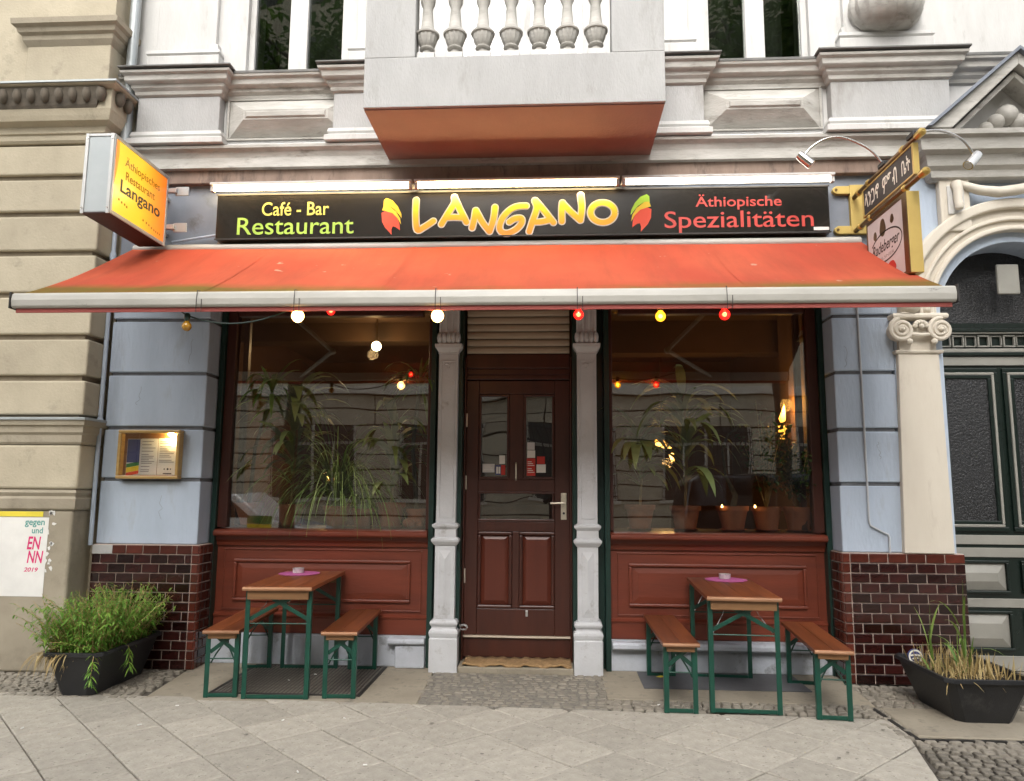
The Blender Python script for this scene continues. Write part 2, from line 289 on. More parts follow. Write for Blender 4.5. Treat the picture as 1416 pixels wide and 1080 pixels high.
# ------------------------------------------------------------------ mesh helpers
ROOT_LOC = {}
class MB:
    def __init__(s): s.v = []; s.f = []
    def quad(s, a, b, c, d): i = len(s.v); s.v += [a, b, c, d]; s.f.append((i, i + 1, i + 2, i + 3)); return s
    def poly(s, pts): i = len(s.v); s.v += list(pts); s.f.append(tuple(range(i, i + len(pts)))); return s
    def box(s, x0, x1, y0, y1, z0, z1):
        i = len(s.v)
        s.v += [(x0, y0, z0), (x1, y0, z0), (x1, y1, z0), (x0, y1, z0), (x0, y0, z1), (x1, y0, z1), (x1, y1, z1), (x0, y1, z1)]
        s.f += [tuple(i + k for k in q) for q in ((0, 3, 2, 1), (4, 5, 6, 7), (0, 1, 5, 4), (1, 2, 6, 5), (2, 3, 7, 6), (3, 0, 4, 7))]; return s
    def frustum(s, b, t):
        """b, t: (x0,x1,y0,y1,z)"""
        i = len(s.v)
        for (x0, x1, y0, y1, z) in (b, t): s.v += [(x0, y0, z), (x1, y0, z), (x1, y1, z), (x0, y1, z)]
        s.f += [tuple(i + k for k in q) for q in ((0, 3, 2, 1), (4, 5, 6, 7), (0, 1, 5, 4), (1, 2, 6, 5), (2, 3, 7, 6), (3, 0, 4, 7))]; return s
    def pyr(s, x0, x1, z0, z1, y, ix, iz, dy):
        """raised field on a wall facing -Y: bevelled from the rim to an inner table dy proud"""
        i = len(s.v)
        s.v += [(x0, y, z0), (x1, y, z0), (x1, y, z1), (x0, y, z1), (x0 + ix, y - dy, z0 + iz), (x1 - ix, y - dy, z0 + iz), (x1 - ix, y - dy, z1 - iz), (x0 + ix, y - dy, z1 - iz)]
        s.f += [tuple(i + k for k in q) for q in ((4, 5, 6, 7), (0, 1, 5, 4), (1, 2, 6, 5), (2, 3, 7, 6), (3, 0, 4, 7))]; return s
    def prism(s, pts, axis, a0, a1):
        """extrude a 2D outline along axis ('x': pts are (y,z); 'y': (x,z); 'z': (x,y))"""
        n = len(pts); i = len(s.v)
        mk = {'x': lambda p, a: (a, p[0], p[1]), 'y': lambda p, a: (p[0], a, p[1]), 'z': lambda p, a: (p[0], p[1], a)}[axis]
        s.v += [mk(p, a0) for p in pts] + [mk(p, a1) for p in pts]
        s.f.append(tuple(range(i, i + n))[::-1]); s.f.append(tuple(range(i + n, i + 2 * n)))
        for k in range(n): j = (k + 1) % n; s.f.append((i + k, i + j, i + n + j, i + n + k))
        return s
    def tube(s, pts, r, n=8, cap=True):
        pts = [Vector(p) for p in pts]; rr = r if isinstance(r, (list, tuple)) else [r] * len(pts); i0 = len(s.v); u = None
        for k, p in enumerate(pts):
            t = (pts[min(k + 1, len(pts) - 1)] - pts[max(k - 1, 0)]).normalized()
            if u is None: u = t.orthogonal().normalized()
            u = (u - t * u.dot(t)).normalized(); v = t.cross(u)
            for j in range(n):
                a = 2 * math.pi * j / n; q = p + (u * math.cos(a) + v * math.sin(a)) * rr[k]; s.v.append(tuple(q))
        for k in range(len(pts) - 1):
            for j in range(n): s.f.append((i0 + k * n + j, i0 + k * n + (j + 1) % n, i0 + (k + 1) * n + (j + 1) % n, i0 + (k + 1) * n + j))
        if cap: s.f.append(tuple(range(i0, i0 + n))[::-1]); e = i0 + (len(pts) - 1) * n; s.f.append(tuple(range(e, e + n)))
        return s
    def lathe(s, prof, c, n=20, flute=None):
        """prof: (r,z) from bottom to top round a vertical axis; flute(r,z,angle) may change r"""
        i0 = len(s.v)
        for (r, z) in prof:
            for j in range(n):
                a = 2 * math.pi * j / n; q = flute(r, z, a) if flute else r
                s.v.append((c[0] + q * math.cos(a), c[1] + q * math.sin(a), c[2] + z))
        for k in range(len(prof) - 1):
            for j in range(n): s.f.append((i0 + k * n + j, i0 + k * n + (j + 1) % n, i0 + (k + 1) * n + (j + 1) % n, i0 + (k + 1) * n + j))
        s.f.append(tuple(range(i0, i0 + n))[::-1]); e = i0 + (len(prof) - 1) * n; s.f.append(tuple(range(e, e + n))); return s
    def mould(s, x0, x1, yf, prof, yb=.2):
        """stacked moulding with mitred returns: prof of (offset, z)"""
        i0 = len(s.v)
        for (o, z) in prof: s.v += [(x0 - o, yb, z), (x0 - o, yf - o, z), (x1 + o, yf - o, z), (x1 + o, yb, z)]
        for k in range(len(prof) - 1):
            for j in range(3): a = i0 + k * 4 + j; s.f.append((a, a + 1, a + 5, a + 4))
        s.f.append((i0 + 3, i0 + 2, i0 + 1, i0)); e = i0 + (len(prof) - 1) * 4; s.f.append((e, e + 1, e + 2, e + 3)); return s
    def sphere(s, c, r, n=12, m=8, sz=1.0):
        prof = [(max(1e-4, r * math.sin(math.pi * k / m)), -r * sz * math.cos(math.pi * k / m)) for k in range(m + 1)]
        return s.lathe(prof, c, n)
    def stroke(s, pts, hw, f):
        """flat round-ended pen stroke; f maps (u,v) to a point"""
        P = []
        for k in range(len(pts) - 1):                      # one smooth Catmull-Rom pass
            p0, p1, p2, p3 = pts[max(k - 1, 0)], pts[k], pts[k + 1], pts[min(k + 2, len(pts) - 1)]
            if len(pts) > 8 and pts[0] == pts[-1]:
                p0 = pts[k - 1] if k else pts[-2]; p3 = pts[k + 2] if k + 2 < len(pts) else pts[1]
            for q in range(6):
                t = q / 6; P.append(tuple(.5 * (2 * p1[d] + (p2[d] - p0[d]) * t + (2 * p0[d] - 5 * p1[d] + 4 * p2[d] - p3[d]) * t * t + (3 * p1[d] - p0[d] - 3 * p2[d] + p3[d]) * t ** 3) for d in (0, 1)))
        P.append(pts[-1]); L_, R_ = [], []
        for k, p in enumerate(P):
            a, b = P[max(k - 1, 0)], P[min(k + 1, len(P) - 1)]; dx, dy = b[0] - a[0], b[1] - a[1]; l = math.hypot(dx, dy) or 1; nx, ny = -dy / l * hw, dx / l * hw
            L_.append((p[0] + nx, p[1] + ny)); R_.append((p[0] - nx, p[1] - ny))
        for k in range(len(P) - 1): s.quad(f(*L_[k]), f(*L_[k + 1]), f(*R_[k + 1]), f(*R_[k]))
        if pts[0] != pts[-1]:
            for e, (a, b) in ((0, (P[1], P[0])), (-1, (P[-2], P[-1]))):
                an = math.atan2(b[1] - a[1], b[0] - a[0]); c = P[e]
                s.poly([f(c[0] + hw * math.cos(an + t), c[1] + hw * math.sin(an + t)) for t in [math.pi * (-.5 + q / 8) for q in range(9)]])
        return s
    def mesh(s, name, smooth=False):
        me = bpy.data.meshes.new(name); me.from_pydata(s.v, [], s.f); me.update()
        if smooth:
            for p in me.polygons: p.use_smooth = True
        return me
    def build(s, name, mat, parent=None, smooth=False, bev=0, label=None, seg=2):
        return obj(name, s.mesh(name, smooth), mat, parent, bev, label, seg, smooth)
def obj(name, me, mat, parent=None, bev=0, label=None, seg=2, smooth=False):
    o = bpy.data.objects.new(name, me); C.objects.link(o)
    if mat and not me.materials: me.materials.append(M[mat])
    if parent is not None:
        o.parent = parent
        if parent.name in ROOT_LOC: o.matrix_parent_inverse = Matrix.Translation(-ROOT_LOC[parent.name])
    if bev:
        b = o.modifiers.new('bevel', 'BEVEL'); b.width = bev; b.segments = seg; b.limit_method = 'ANGLE'; b.angle_limit = R(35)
    elif smooth:
        md = o.modifiers.new('split', 'EDGE_SPLIT'); md.split_angle = R(40)
    if label: o['label'] = label
    return o
def tag(o, label, cat, group=None, kind=None):
    o['label'] = label
    if cat: o['category'] = cat
    if group: o['group'] = group
    if kind: o['kind'] = kind
    return o
def thing(name, label, cat, loc=(0, 0, 0), group=None, rotz=None):
    """Empty at the thing's base. rotz given: parts are in local coordinates, else in world coordinates."""
    o = bpy.data.objects.new(name, None); C.objects.link(o); o.location = loc; o.empty_display_size = .2
    if rotz is None: ROOT_LOC[o.name] = Vector(loc)
    else: o.rotation_euler = (0, 0, rotz)
    return tag(o, label, cat, group)
def structure(o): o['kind'] = 'structure'; return o
def text(s, u0, u1, v0, v1, f, shear=0.0, bold=0.0):
    """lettering fitted to a box in (u,v); f maps to 3D"""
    cu = bpy.data.curves.new('t', 'FONT'); cu.body = s; cu.shear = shear; cu.offset = bold; cu.resolution_u = 4
    o = bpy.data.objects.new('t', cu); C.objects.link(o)
    me = bpy.data.meshes.new_from_object(o.evaluated_get(bpy.context.evaluated_depsgraph_get()))
    vs_ = [v.co.copy() for v in me.vertices]; fs = [tuple(p.vertices) for p in me.polygons]
    bpy.data.objects.remove(o); bpy.data.curves.remove(cu); bpy.data.meshes.remove(me)
    mb = MB()
    if not vs_: return mb
    a0, a1 = min(v.x for v in vs_), max(v.x for v in vs_); b0, b1 = min(v.y for v in vs_), max(v.y for v in vs_)
    mb.v = [f(u0 + (v.x - a0) / (a1 - a0) * (u1 - u0), v0 + (v.y - b0) / (b1 - b0) * (v1 - v0)) for v in vs_]; mb.f = fs
    return mb
def on_y(y): return lambda u, v: (u, y, v)
def on_x(x, sgn=1): return lambda u, v: (x, u * sgn, v)
def join(*mbs):
    r = MB()
    for m in mbs:
        i = len(r.v); r.v += m.v; r.f += [tuple(i + k for k in q) for q in m.f]
    return r
def blade(mb, base, d, L, wd, droop=.3, n=4, up=Vector((0, 0, 1))):
    """a leaf blade that bends down along its length"""
    d = Vector(d).normalized(); side = d.cross(up)
    side = side.normalized() if side.length > 1e-3 else Vector((1, 0, 0)); p = Vector(base); i0 = len(mb.v)
    for k in range(n + 1):
        t = k / n; wk = wd * math.sin(math.pi * min(.97, .12 + .86 * t)) if k < n else .0008
        mb.v += [tuple(p - side * wk), tuple(p + side * wk)]
        d = (d + Vector((0, 0, -droop / n * (1 + t)))).normalized(); p = p + d * (L / n)
    for k in range(n): a = i0 + 2 * k; mb.f.append((a, a + 1, a + 3, a + 2))

# ================================================================== GROUND
structure(MB().quad((-300, -300, -.20), (300, -300, -.20), (300, 300, -.20), (-300, 300, -.20)).build('ground', 'joint'))
structure(MB().box(-60, 60, -14.6, -8.2, -.19, -.12).build('road', 'road'))
structure(MB().box(-60, 60, -19.0, -14.6, -.19, 0).build('opposite_pavement', 'slab'))
structure(MB().box(-60, 60, -8.2, -8.0, -.19, .0).build('kerb', 'concrete', bev=.02))
pav = structure(MB().box(-60, 60, -8.0, .6, -.19, -.022).build('pavement', 'joint'))
def clip(poly, a, b, c):
    """keep a*x+b*y<=c"""
    o_ = []
    for k in range(len(poly)):
        p, q = poly[k - 1], poly[k]; dp, dq = a * p[0] + b * p[1] - c, a * q[0] + b * q[1] - c
        if (dp <= 0) != (dq <= 0): t = dp / (dp - dq); o_.append((p[0] + (q[0] - p[0]) * t, p[1] + (q[1] - p[1]) * t))
        if dq <= 0: o_.append(q)
    return o_
def inset(poly, d):
    cx = sum(p[0] for p in poly) / len(poly); cy = sum(p[1] for p in poly) / len(poly); n = len(poly); o_ = poly
    for k in range(n):
        p, q = poly[k], poly[(k + 1) % n]; nx, ny = q[1] - p[1], p[0] - q[0]; l = math.hypot(nx, ny)
        if l < 1e-6: continue
        nx /= l; ny /= l
        if nx * (cx - p[0]) + ny * (cy - p[1]) > 0: nx, ny = -nx, -ny
        o_ = clip(o_, nx, ny, nx * p[0] + ny * p[1] - d)
    return o_
def area(p): return abs(sum(p[k - 1][0] * p[k][1] - p[k][0] * p[k - 1][1] for k in range(len(p)))) / 2
def flag(poly, mat, name, top, parent, th=.03, ch=.004):
    """a paving piece with a worn rim, top sloping a millimetre or two"""
    cx = sum(p[0] for p in poly) / len(poly); cy = sum(p[1] for p in poly) / len(poly); inn = inset(poly, ch); n = len(poly)
    if len(inn) != n: inn = [(cx + (p[0] - cx) * .97, cy + (p[1] - cy) * .97) for p in poly]
    tx, ty = random.uniform(-.003, .003), random.uniform(-.003, .003); z = lambda p: top + tx * p[0] + ty * p[1]
    L_ = [(p[0] - cx, p[1] - cy) for p in poly]; I_ = [(p[0] - cx, p[1] - cy) for p in inn]
    m = MB(); m.v = [(p[0], p[1], -th) for p in L_] + [(p[0], p[1], z(p) - ch) for p in L_] + [(p[0], p[1], z(p)) for p in I_]
    m.f = [tuple(range(2 * n, 3 * n))]
    for k in range(n): j = (k + 1) % n; m.f += [(k, j, n + j, n + k), (n + k, n + j, 2 * n + j, 2 * n + k)]
    o = m.build(name, mat, parent); o.location = (cx, cy, 0); return o
# large granite flags laid on the diagonal, in front of the shop
S_ = .365; ca = math.cos(R(45)); sa = math.sin(R(45)); SX0, SY0, FRONT = -.115, -1.44, -.845
for i in range(-12, 13):
    for j in range(-12, 13):
        q = [(a * S_, b * S_) for a, b in ((i, j), (i + 1, j), (i + 1, j + 1), (i, j + 1))]
        q = [(SX0 + ca * u - sa * v, SY0 + sa * u + ca * v) for u, v in q]
        if max(abs(p[0]) for p in q) > 4.45 or max(p[1] for p in q) < -3.0: continue
        q = clip(q, .028, 1, FRONT - .02); q = clip(q, 0, -1, 3.0) if len(q) > 2 else q
        if len(q) > 2 and sum(p[0] for p in q) / len(q) > 2.2: q = clip(q, 1, -.25, 2.82)
        if len(q) < 3 or area(q) < .004: continue
        q = inset(q, .0044)
        if len(q) > 2: flag(q, 'slab', 'paving_slab', random.uniform(-.003, .002), pav, ch=.005)
sheet = MB().box(-60, -4.2, -8.0, -.89, -.0200, -.006); sheet.box(4.2, 60, -8.0, .0, -.0200, -.006); sheet.box(-4.2, 4.2, -8.0, -2.8, -.0205, -.0062)
sheet.build('far_paving', 'slab', pav)
# concrete surrounds of the cellar openings, asphalt by the door
flag([(-2.62, -.87), (-.66, -.87), (-.70, .30), (-2.75, .30)], 'concrete', 'concrete_apron', .000, pav)
flag([(.69, -.61), (2.56, -.63), (2.60, -.17), (2.60, .30), (.69, .30)], 'concrete', 'concrete_apron', .000, pav)
flag([(-.65, -.87), (.66, -.87), (.68, .30), (-.69, .30)], 'asphalt', 'sand_bed', -.0025, pav)
flag([(2.54, -1.30), (4.2, -1.33), (4.2, -.70), (2.56, -.70)], 'concrete', 'concrete_apron', .006, pav, ch=.008)
fr_ = MB(); fr_.box(2.505, 2.532, -1.345, -.69, -.02, .004); fr_.box(2.532, 4.2, -1.362, -1.337, -.02, .004); fr_.build('slab_frame', 'iron', pav)
# small cobbles: the nearest ones singly, the rest as one field
cob = []
def cobbles(x0, x1, y0, y1, keep=lambda x, y: True):
    y = y0; row = 0
    while y < y1 - .02:
        h = random.uniform(.056, .070); x = x0 - random.uniform(0, .06); row += 1
        while x < x1:
            wd = random.uniform(.055, .085)
            if keep(x + wd / 2, y + h / 2): cob.append((x + wd / 2, y + h / 2, wd - .011, h - .011, random.uniform(-.10, .10), random.uniform(-.007, .003)))
            x += wd
        y += h
cobbles(-4.9, -2.66, -.87, .0, lambda x, y: not (x > -2.72 - (y + .4) * .1))
cobbles(.70, 2.46, -.865, -.63); cobbles(2.60, 3.62, -.69, -.05); cobbles(2.15, 4.0, -2.6, -1.34, lambda x, y: x > 2.83 + .25 * y + .02); cobbles(2.46, 2.60, -1.34, -.69)
cobbles(-.665, .675, -.865, .055); nmos = len(cob)
cmesh = []
for k in range(5):
    m = MB(); r_ = random.Random(k); a = [(-.5, -.5), (.0, -.54), (.5, -.5), (.53, 0), (.5, .5), (0, .53), (-.5, .5), (-.54, 0)]
    a = [(p[0] + r_.uniform(-.07, .07), p[1] + r_.uniform(-.07, .07)) for p in a]
    m.v = [(p[0], p[1], -.03) for p in a] + [(p[0], p[1], -.008) for p in a] + [(p[0] * .74, p[1] * .74, .002) for p in a] + [(0, 0, .004)]
    for q in range(8):
        j = (q + 1) % 8; m.f += [(q, j, 8 + j, 8 + q), (8 + q, 8 + j, 16 + j, 16 + q), (16 + q, 16 + j, 24)]
    me = m.mesh('cobble', True); me.materials.append(M['cobble']); cmesh.append((me, m))
cob.sort(key=lambda c: (c[0] - .3) ** 2 + (c[1] + 6.26) ** 2); rest = MB()
for k, (x, y, a, b, r_, z) in enumerate(cob):
    if k < 290:
        o = obj('cobble', cmesh[k % 5][0], None, pav); o.location = (x, y, z); o.scale = (a, b, 1); o.rotation_euler = (0, 0, r_)
    else:
        m = cmesh[k % 5][1]; i = len(rest.v); rest.v += [(x + v[0] * a, y + v[1] * b, v[2] + z) for v in m.v]; rest.f += [tuple(i + t for t in q) for q in m.f]
if rest.v: rest.build('cobbles', 'cobble', pav, smooth=True)['kind'] = 'stuff'
# litter and grit along the wall foot
lit = MB()
for k in range(160):
    x, y = random.choice([(random.uniform(-2.6, 2.6), random.uniform(-.85, .15)), (random.uniform(-3.5, 3.4), random.uniform(-2.2, -.85)), (random.uniform(-.6, .6), random.uniform(-.8, 0))]); a = random.uniform(0, 6.3); l = random.uniform(.003, .012)
    blade(lit, (x, y, .004 + random.uniform(0, .003)), (math.cos(a), math.sin(a), .1), l, l * .35, .4, 2)
lit.build('litter', 'dry_leaf', pav)['kind'] = 'stuff'

gum = MB()
for k in range(26):
    x, y = random.uniform(-3.6, 3.2), random.uniform(-2.6, -.95); r_ = random.uniform(.006, .016); gum.poly([(x + r_ * random.uniform(.8, 1.2) * math.cos(t), y + r_ * random.uniform(.8, 1.2) * math.sin(t), .0075) for t in [6.283 * q / 9 for q in range(9)]])
gum.build('gum_spots', 'asphalt', pav)['kind'] = 'stuff'
butts = MB()
for k in range(11):
    x, y, a = random.uniform(-3.0, 3.0), random.uniform(-2.2, .1), random.uniform(0, 6.28); butts.tube([(x, y, .010), (x + .022 * math.cos(a), y + .022 * math.sin(a), .010)], .0038, 6)
butts.build('cigarette_ends', 'paper', pav)['kind'] = 'stuff'
nap = MB().poly([(1.115, .02, .012), (1.16, .05, .016), (1.20, .04, .012), (1.19, .005, .014), (1.15, -.005, .012)]); tag(nap.build('paper_scrap', 'paper_yellow'), 'crumpled pale yellow scrap of paper under the bench right of the door', 'litter')

# ================================================================== RESTAURANT BUILDING
B = thing('restaurant_building', 'pale blue old town house with white stucco, balcony and glazed restaurant front', 'building', (0, .4, 0))
GZ = [1.012, 1.556, 2.000, 2.475, 2.955, 3.45]
bcache = {}
def brick(parent, x, y, z, w_, h, axis, mat):
    """glazed wall tile; face towards -Y (axis 'y') or along X (axis '+x'/'-x')"""
    key = (round(w_, 3), round(h, 3), mat)
    if key not in bcache:
        m = MB(); a, b, e = w_ / 2, h / 2, .004
        m.v = [(-a, .012, -b), (a, .012, -b), (a, .012, b), (-a, .012, b), (-a, -.004, -b), (a, -.004, -b), (a, -.004, b), (-a, -.004, b), (-a + e, -.008, -b + e), (a - e, -.008, -b + e), (a - e, -.008, b - e), (-a + e, -.008, b - e)]
        m.f = [(8, 9, 10, 11)]
        for q in range(4): j = (q + 1) % 4; m.f += [(q, j, 4 + j, 4 + q), (4 + q, 4 + j, 8 + j, 8 + q)]
        me = m.mesh('brick'); me.materials.append(M[mat]); bcache[key] = me
    o = obj('brick', bcache[key], None, parent); o.location = (x, y, z)
    o.rotation_euler = (random.uniform(-.012, .012), 0, {'y': 0, '+x': R(90), '-x': R(-90)}[axis] + random.uniform(-.012, .012)); return o
def tile_dado(pier, x0, x1, inner, y, yb):
    """thirteen courses of glazed tiles with a narrow red corner tile, on the front and the inner return of a pier"""
    n = 13; h = 1.008 / n; L_ = .147; J = .0088; cw = .062
    xin = x1 if inner > 0 else x0
    for c in range(n):
        z = h * (c + .5); top = c == n - 1
        a0, a1 = (x0, x1 - cw) if inner > 0 else (x0 + cw, x1)
        cuts = [a0]; x = a0 + (L_ * .5 if c % 2 else L_)
        while x < a1 - .045: cuts.append(x); x += L_
        cuts.append(a1)
        for k in range(len(cuts) - 1): brick(pier, (cuts[k] + cuts[k + 1]) / 2, y, z, cuts[k + 1] - cuts[k] - J, h - J, 'y', 'brick_red' if top else 'brick')
        cx = x1 - cw / 2 if inner > 0 else x0 + cw / 2
        brick(pier, cx, y, z, cw - J, h - J, 'y', 'brick_red'); brick(pier, xin, y + cw / 2, z, cw - J, h - J, '+x' if inner > 0 else '-x', 'brick_red')
        ys = [y + cw, y + cw + (.147 if c % 2 else .075), yb]
        for k in range(2):
            if ys[k + 1] - ys[k] > .04: brick(pier, xin, (ys[k] + ys[k + 1]) / 2, z, ys[k + 1] - ys[k] - J, h - J, '+x' if inner > 0 else '-x', 'brick_red' if top else 'brick')
def pier(x0, x1, bx0, bx1, inner, label):
    # core shows as the dark joints between blocks; below it the mortar bed of the tiles
    p = MB().box(x0 + .022, x1 - .022, .022, .33, 1.0, 3.5).build('pier', 'groove', B, label=label)
    MB().box(bx0 + .004, bx1 - .004, -.036, .30, 0, 1.009).build('mortar_bed', 'mortar', p)
    for k in range(5):
        a, b = GZ[k], GZ[k + 1]
        MB().box(x0, x1, 0, .33, a + (.015 if k else 0), b - .015).build('stone_block', 'blue', p, bev=.009)
    tile_dado(p, bx0, bx1, inner, -.040, .24)
    return p
pl = pier(-3.60, -2.715, -3.60, -2.672, 1, 'pale blue left pier over a dark glazed brick foot')
pr = pier(2.625, 3.125, 2.602, 3.555, -1, 'pale blue right pier over a dark glazed brick foot')
MB().box(-3.597, -3.42, -.050, -.03, .93, 1.004).build('patch', 'plaster', pl, bev=.004)
rc = random.Random(17)
for (x, z, l, par) in ((-2.86, 2.78, .22, pl), (-3.30, 2.36, .16, pl), (2.72, 2.70, .18, pr), (-3.05, 1.42, .20, pl), (2.95, 1.9, .14, pr)):
    m = MB(); P = [(x, z)]
    for k in range(9): P.append((P[-1][0] + rc.gauss(0, .008), P[-1][1] - l / 9))
    m.stroke(P, .0011, on_y(-.0012)); m.build('hairline_crack', 'groove', par)
# lintel and wall strip behind the fascia sign
MB().box(-3.60, 3.24, .03, .40, 3.45, 4.24).build('sign_wall', 'blue_dark', B)
MB().box(-2.70, 2.62, .0, .03, 3.46, 3.66).build('lintel_strip', 'brownwall', B, bev=.004)
MB().box(-2.70, 2.62, .05, .40, 3.10, 3.45).build('lintel', 'brownwall', B, bev=.01)
MB().box(-3.60, 3.55, -.03, .40, 4.20, 4.33).build('soot_band', 'brownwall', B, bev=.006)
# rolled cornice of the ground floor
prof = [(0, 4.32), (.055, 4.325), (.05, 4.36), (.045, 4.42), (.06, 4.47), (.10, 4.49), (.10, 4.515), (.02, 4.525)]
MB().mould(-3.66, 3.30, -.02, prof, .3).build('cornice', 'stucco', B)
# wall between the cornices and the first-floor wall
up = MB(); up.box(-3.66, -2.53, 0, .4, 4.52, 8.2); up.box(-1.60, 1.64, .02, .4, 4.52, 5.30); up.box(-2.53, -1.60, 0, .4, 4.52, 5.28); up.box(1.64, 2.56, 0, .4, 4.52, 5.28); up.box(2.56, 5.6, 0, .4, 4.52, 8.2)
up.box(-1.60, -.62, 0, .4, 5.30, 8.2); up.box(.66, 1.64, 0, .4, 5.30, 8.2); up.box(-2.53, -1.6, .01, .4, 7.5, 8.2); up.box(1.64, 2.56, .01, .4, 7.5, 8.2); up.box(-.62, .66, .01, .4, 7.6, 8.2)
up.build('upper_wall', 'white', B)
def relief(x0, x1):
    o = MB().box(x0, x1, -.012, .0, 4.585, 5.02).build('relief_panel', 'plaster', B)
    e = .035
    MB().pyr(x0 + e, x1 - e, 4.622, 4.985, -.012, .17, .135, .10).build('diamond_field', 'stucco', o)
    MB().pyr(x0 + e + .19, x1 - e - .19, 4.770, 4.835, -.1125, .012, .012, .014).build('table_field', 'stucco', o)
    r = MB(); f_ = e - .02
    for a in ((x0 + f_, x1 - f_, 4.605, 4.622), (x0 + f_, x1 - f_, 4.985, 5.002)): r.box(a[0], a[1], -.026, -.012, a[2], a[3])
    for a in ((x0 + f_, x0 + e), (x1 - e, x1 - f_)): r.box(a[0], a[1], -.026, -.012, 4.6225, 4.9845)
    r.build('border', 'stucco', o, bev=.003)
    MB().mould(x0 + .02, x1 - .02, -.012, [(0, 4.535), (.03, 4.54), (.03, 4.56), (.012, 4.575), (0, 4.58)], .0).build('ledge', 'white', o)
relief(-2.68, -1.50); relief(1.585, 2.645)
cprof = [(0, 4.985), (.022, 5.0), (.026, 5.03), (.05, 5.055), (.055, 5.085), (.085, 5.095), (.095, 5.105), (.10, 5.15), (.125, 5.165), (.13, 5.185), (.02, 5.21)]
midc = [(o * 1.05, z + .0) for o, z in cprof]
MB().mould(-3.6, 4.6, .0, midc, .3).build('cornice', 'stucco', B)
MB().box(-3.70, 4.6, -.141, .30, 5.186, 5.212).build('cornice_flashing', 'cap_grey', B, bev=.003)
def pedestal(x0, x1, c=True):
    o = MB().box(x0, x1, -.105, .2, 4.66, 4.99).build('pedestal', 'plaster', B, bev=.006)
    MB().mould(x0 - .01, x1 + .01, -.105, [(0, 4.53), (.05, 4.535), (.05, 4.58), (.02, 4.60), (.03, 4.62), (.02, 4.655), (0, 4.66)], .2).build('base_moulding', 'white', o)
    MB().mould(x0, x1, -.105, [(a * .95, z + .006) for a, z in cprof], .2).build('cap_moulding', 'stucco', o)
    MB().box(x0 - .135, x1 + .135, -.245, .2, 5.213, 5.228).build('flashing', 'cap_grey', o, bev=.003)
    return o
for x0, x1 in ((-3.46, -2.70), (-1.66, -1.22), (1.16, 1.60), (2.68, 3.67)): pedestal(x0, x1)
# feet of the first-floor window surrounds
for x0, x1, k in ((-3.42, -2.74, 0), (-1.55, -1.25, 1), (1.18, 1.55, 1), (2.78, 3.58, 2)):
    o = MB().box(x0, x1, -.10, .1, 5.22, 5.40).build('pilaster_foot', 'white', B, bev=.008)
    MB().mould(x0 + .03, x1 - .03, -.07, [(.02, 5.40), (.035, 5.42), (.03, 5.45), (0, 5.47), (0, 5.52)], .1).build('foot_moulding', 'white', o)
    MB().box(x0 + .06, x1 - .06, -.05, .1, 5.52, 8.1).build('shaft', 'white', o, bev=.006)
    if k == 2:
        MB().lathe([(.02, 5.415), (.20, 5.44), (.27, 5.50), (.31, 5.60), (.30, 5.72), (.18, 5.85), (.05, 5.9)], (3.18, -.07, .03), 64, lambda r, z, a: r * (.93 + .09 * abs(math.sin(10 * a)))).build('shell_vase', 'stucco', o, smooth=True)
def upper_window(x0, x1, zb=5.275, zt=7.5):
    xm = (x0 + x1) / 2; o = MB().box(x0, x1, .03, .30, zb - .02, zb + .035).build('window', 'white', B, bev=.006)
    fr = MB()
    fr.box(x0, x0 + .055, .05, .13, zb + .036, zt); fr.box(x1 - .055, x1, .05, .13, zb + .036, zt); fr.box(xm - .085, xm + .085, .045, .13, zb + .036, zt); fr.box(x0 + .056, x1 - .056, .05, .13, zt - .09, zt)
    fr.build('frame', 'white', o, bev=.006)
    for a, b in ((x0 + .056, xm - .086), (xm + .086, x1 - .056)): MB().box(a, b, .085, .093, zb + .036, zt - .09).build('glass_pane', 'pane_up', o)
    MB().box(x0 - .05, x1 + .05, .9, .95, zb - .3, zt + .2).build('room_dark', 'curtain_deep', o)  # dim curtain-toned sheet stands in for the dark room
upper_window(-2.53, -1.60); upper_window(1.64, 2.56); upper_window(3.72, 4.6)
bd = MB().box(-.62, .66, .06, .12, 4.8, 7.6).build('balcony_door', 'white', B)
for a, b in ((-.52, -.05), (.09, .56)): MB().box(a, b, .05, .06, 5.3, 7.4).build('glass_pane', 'pane_up', bd)
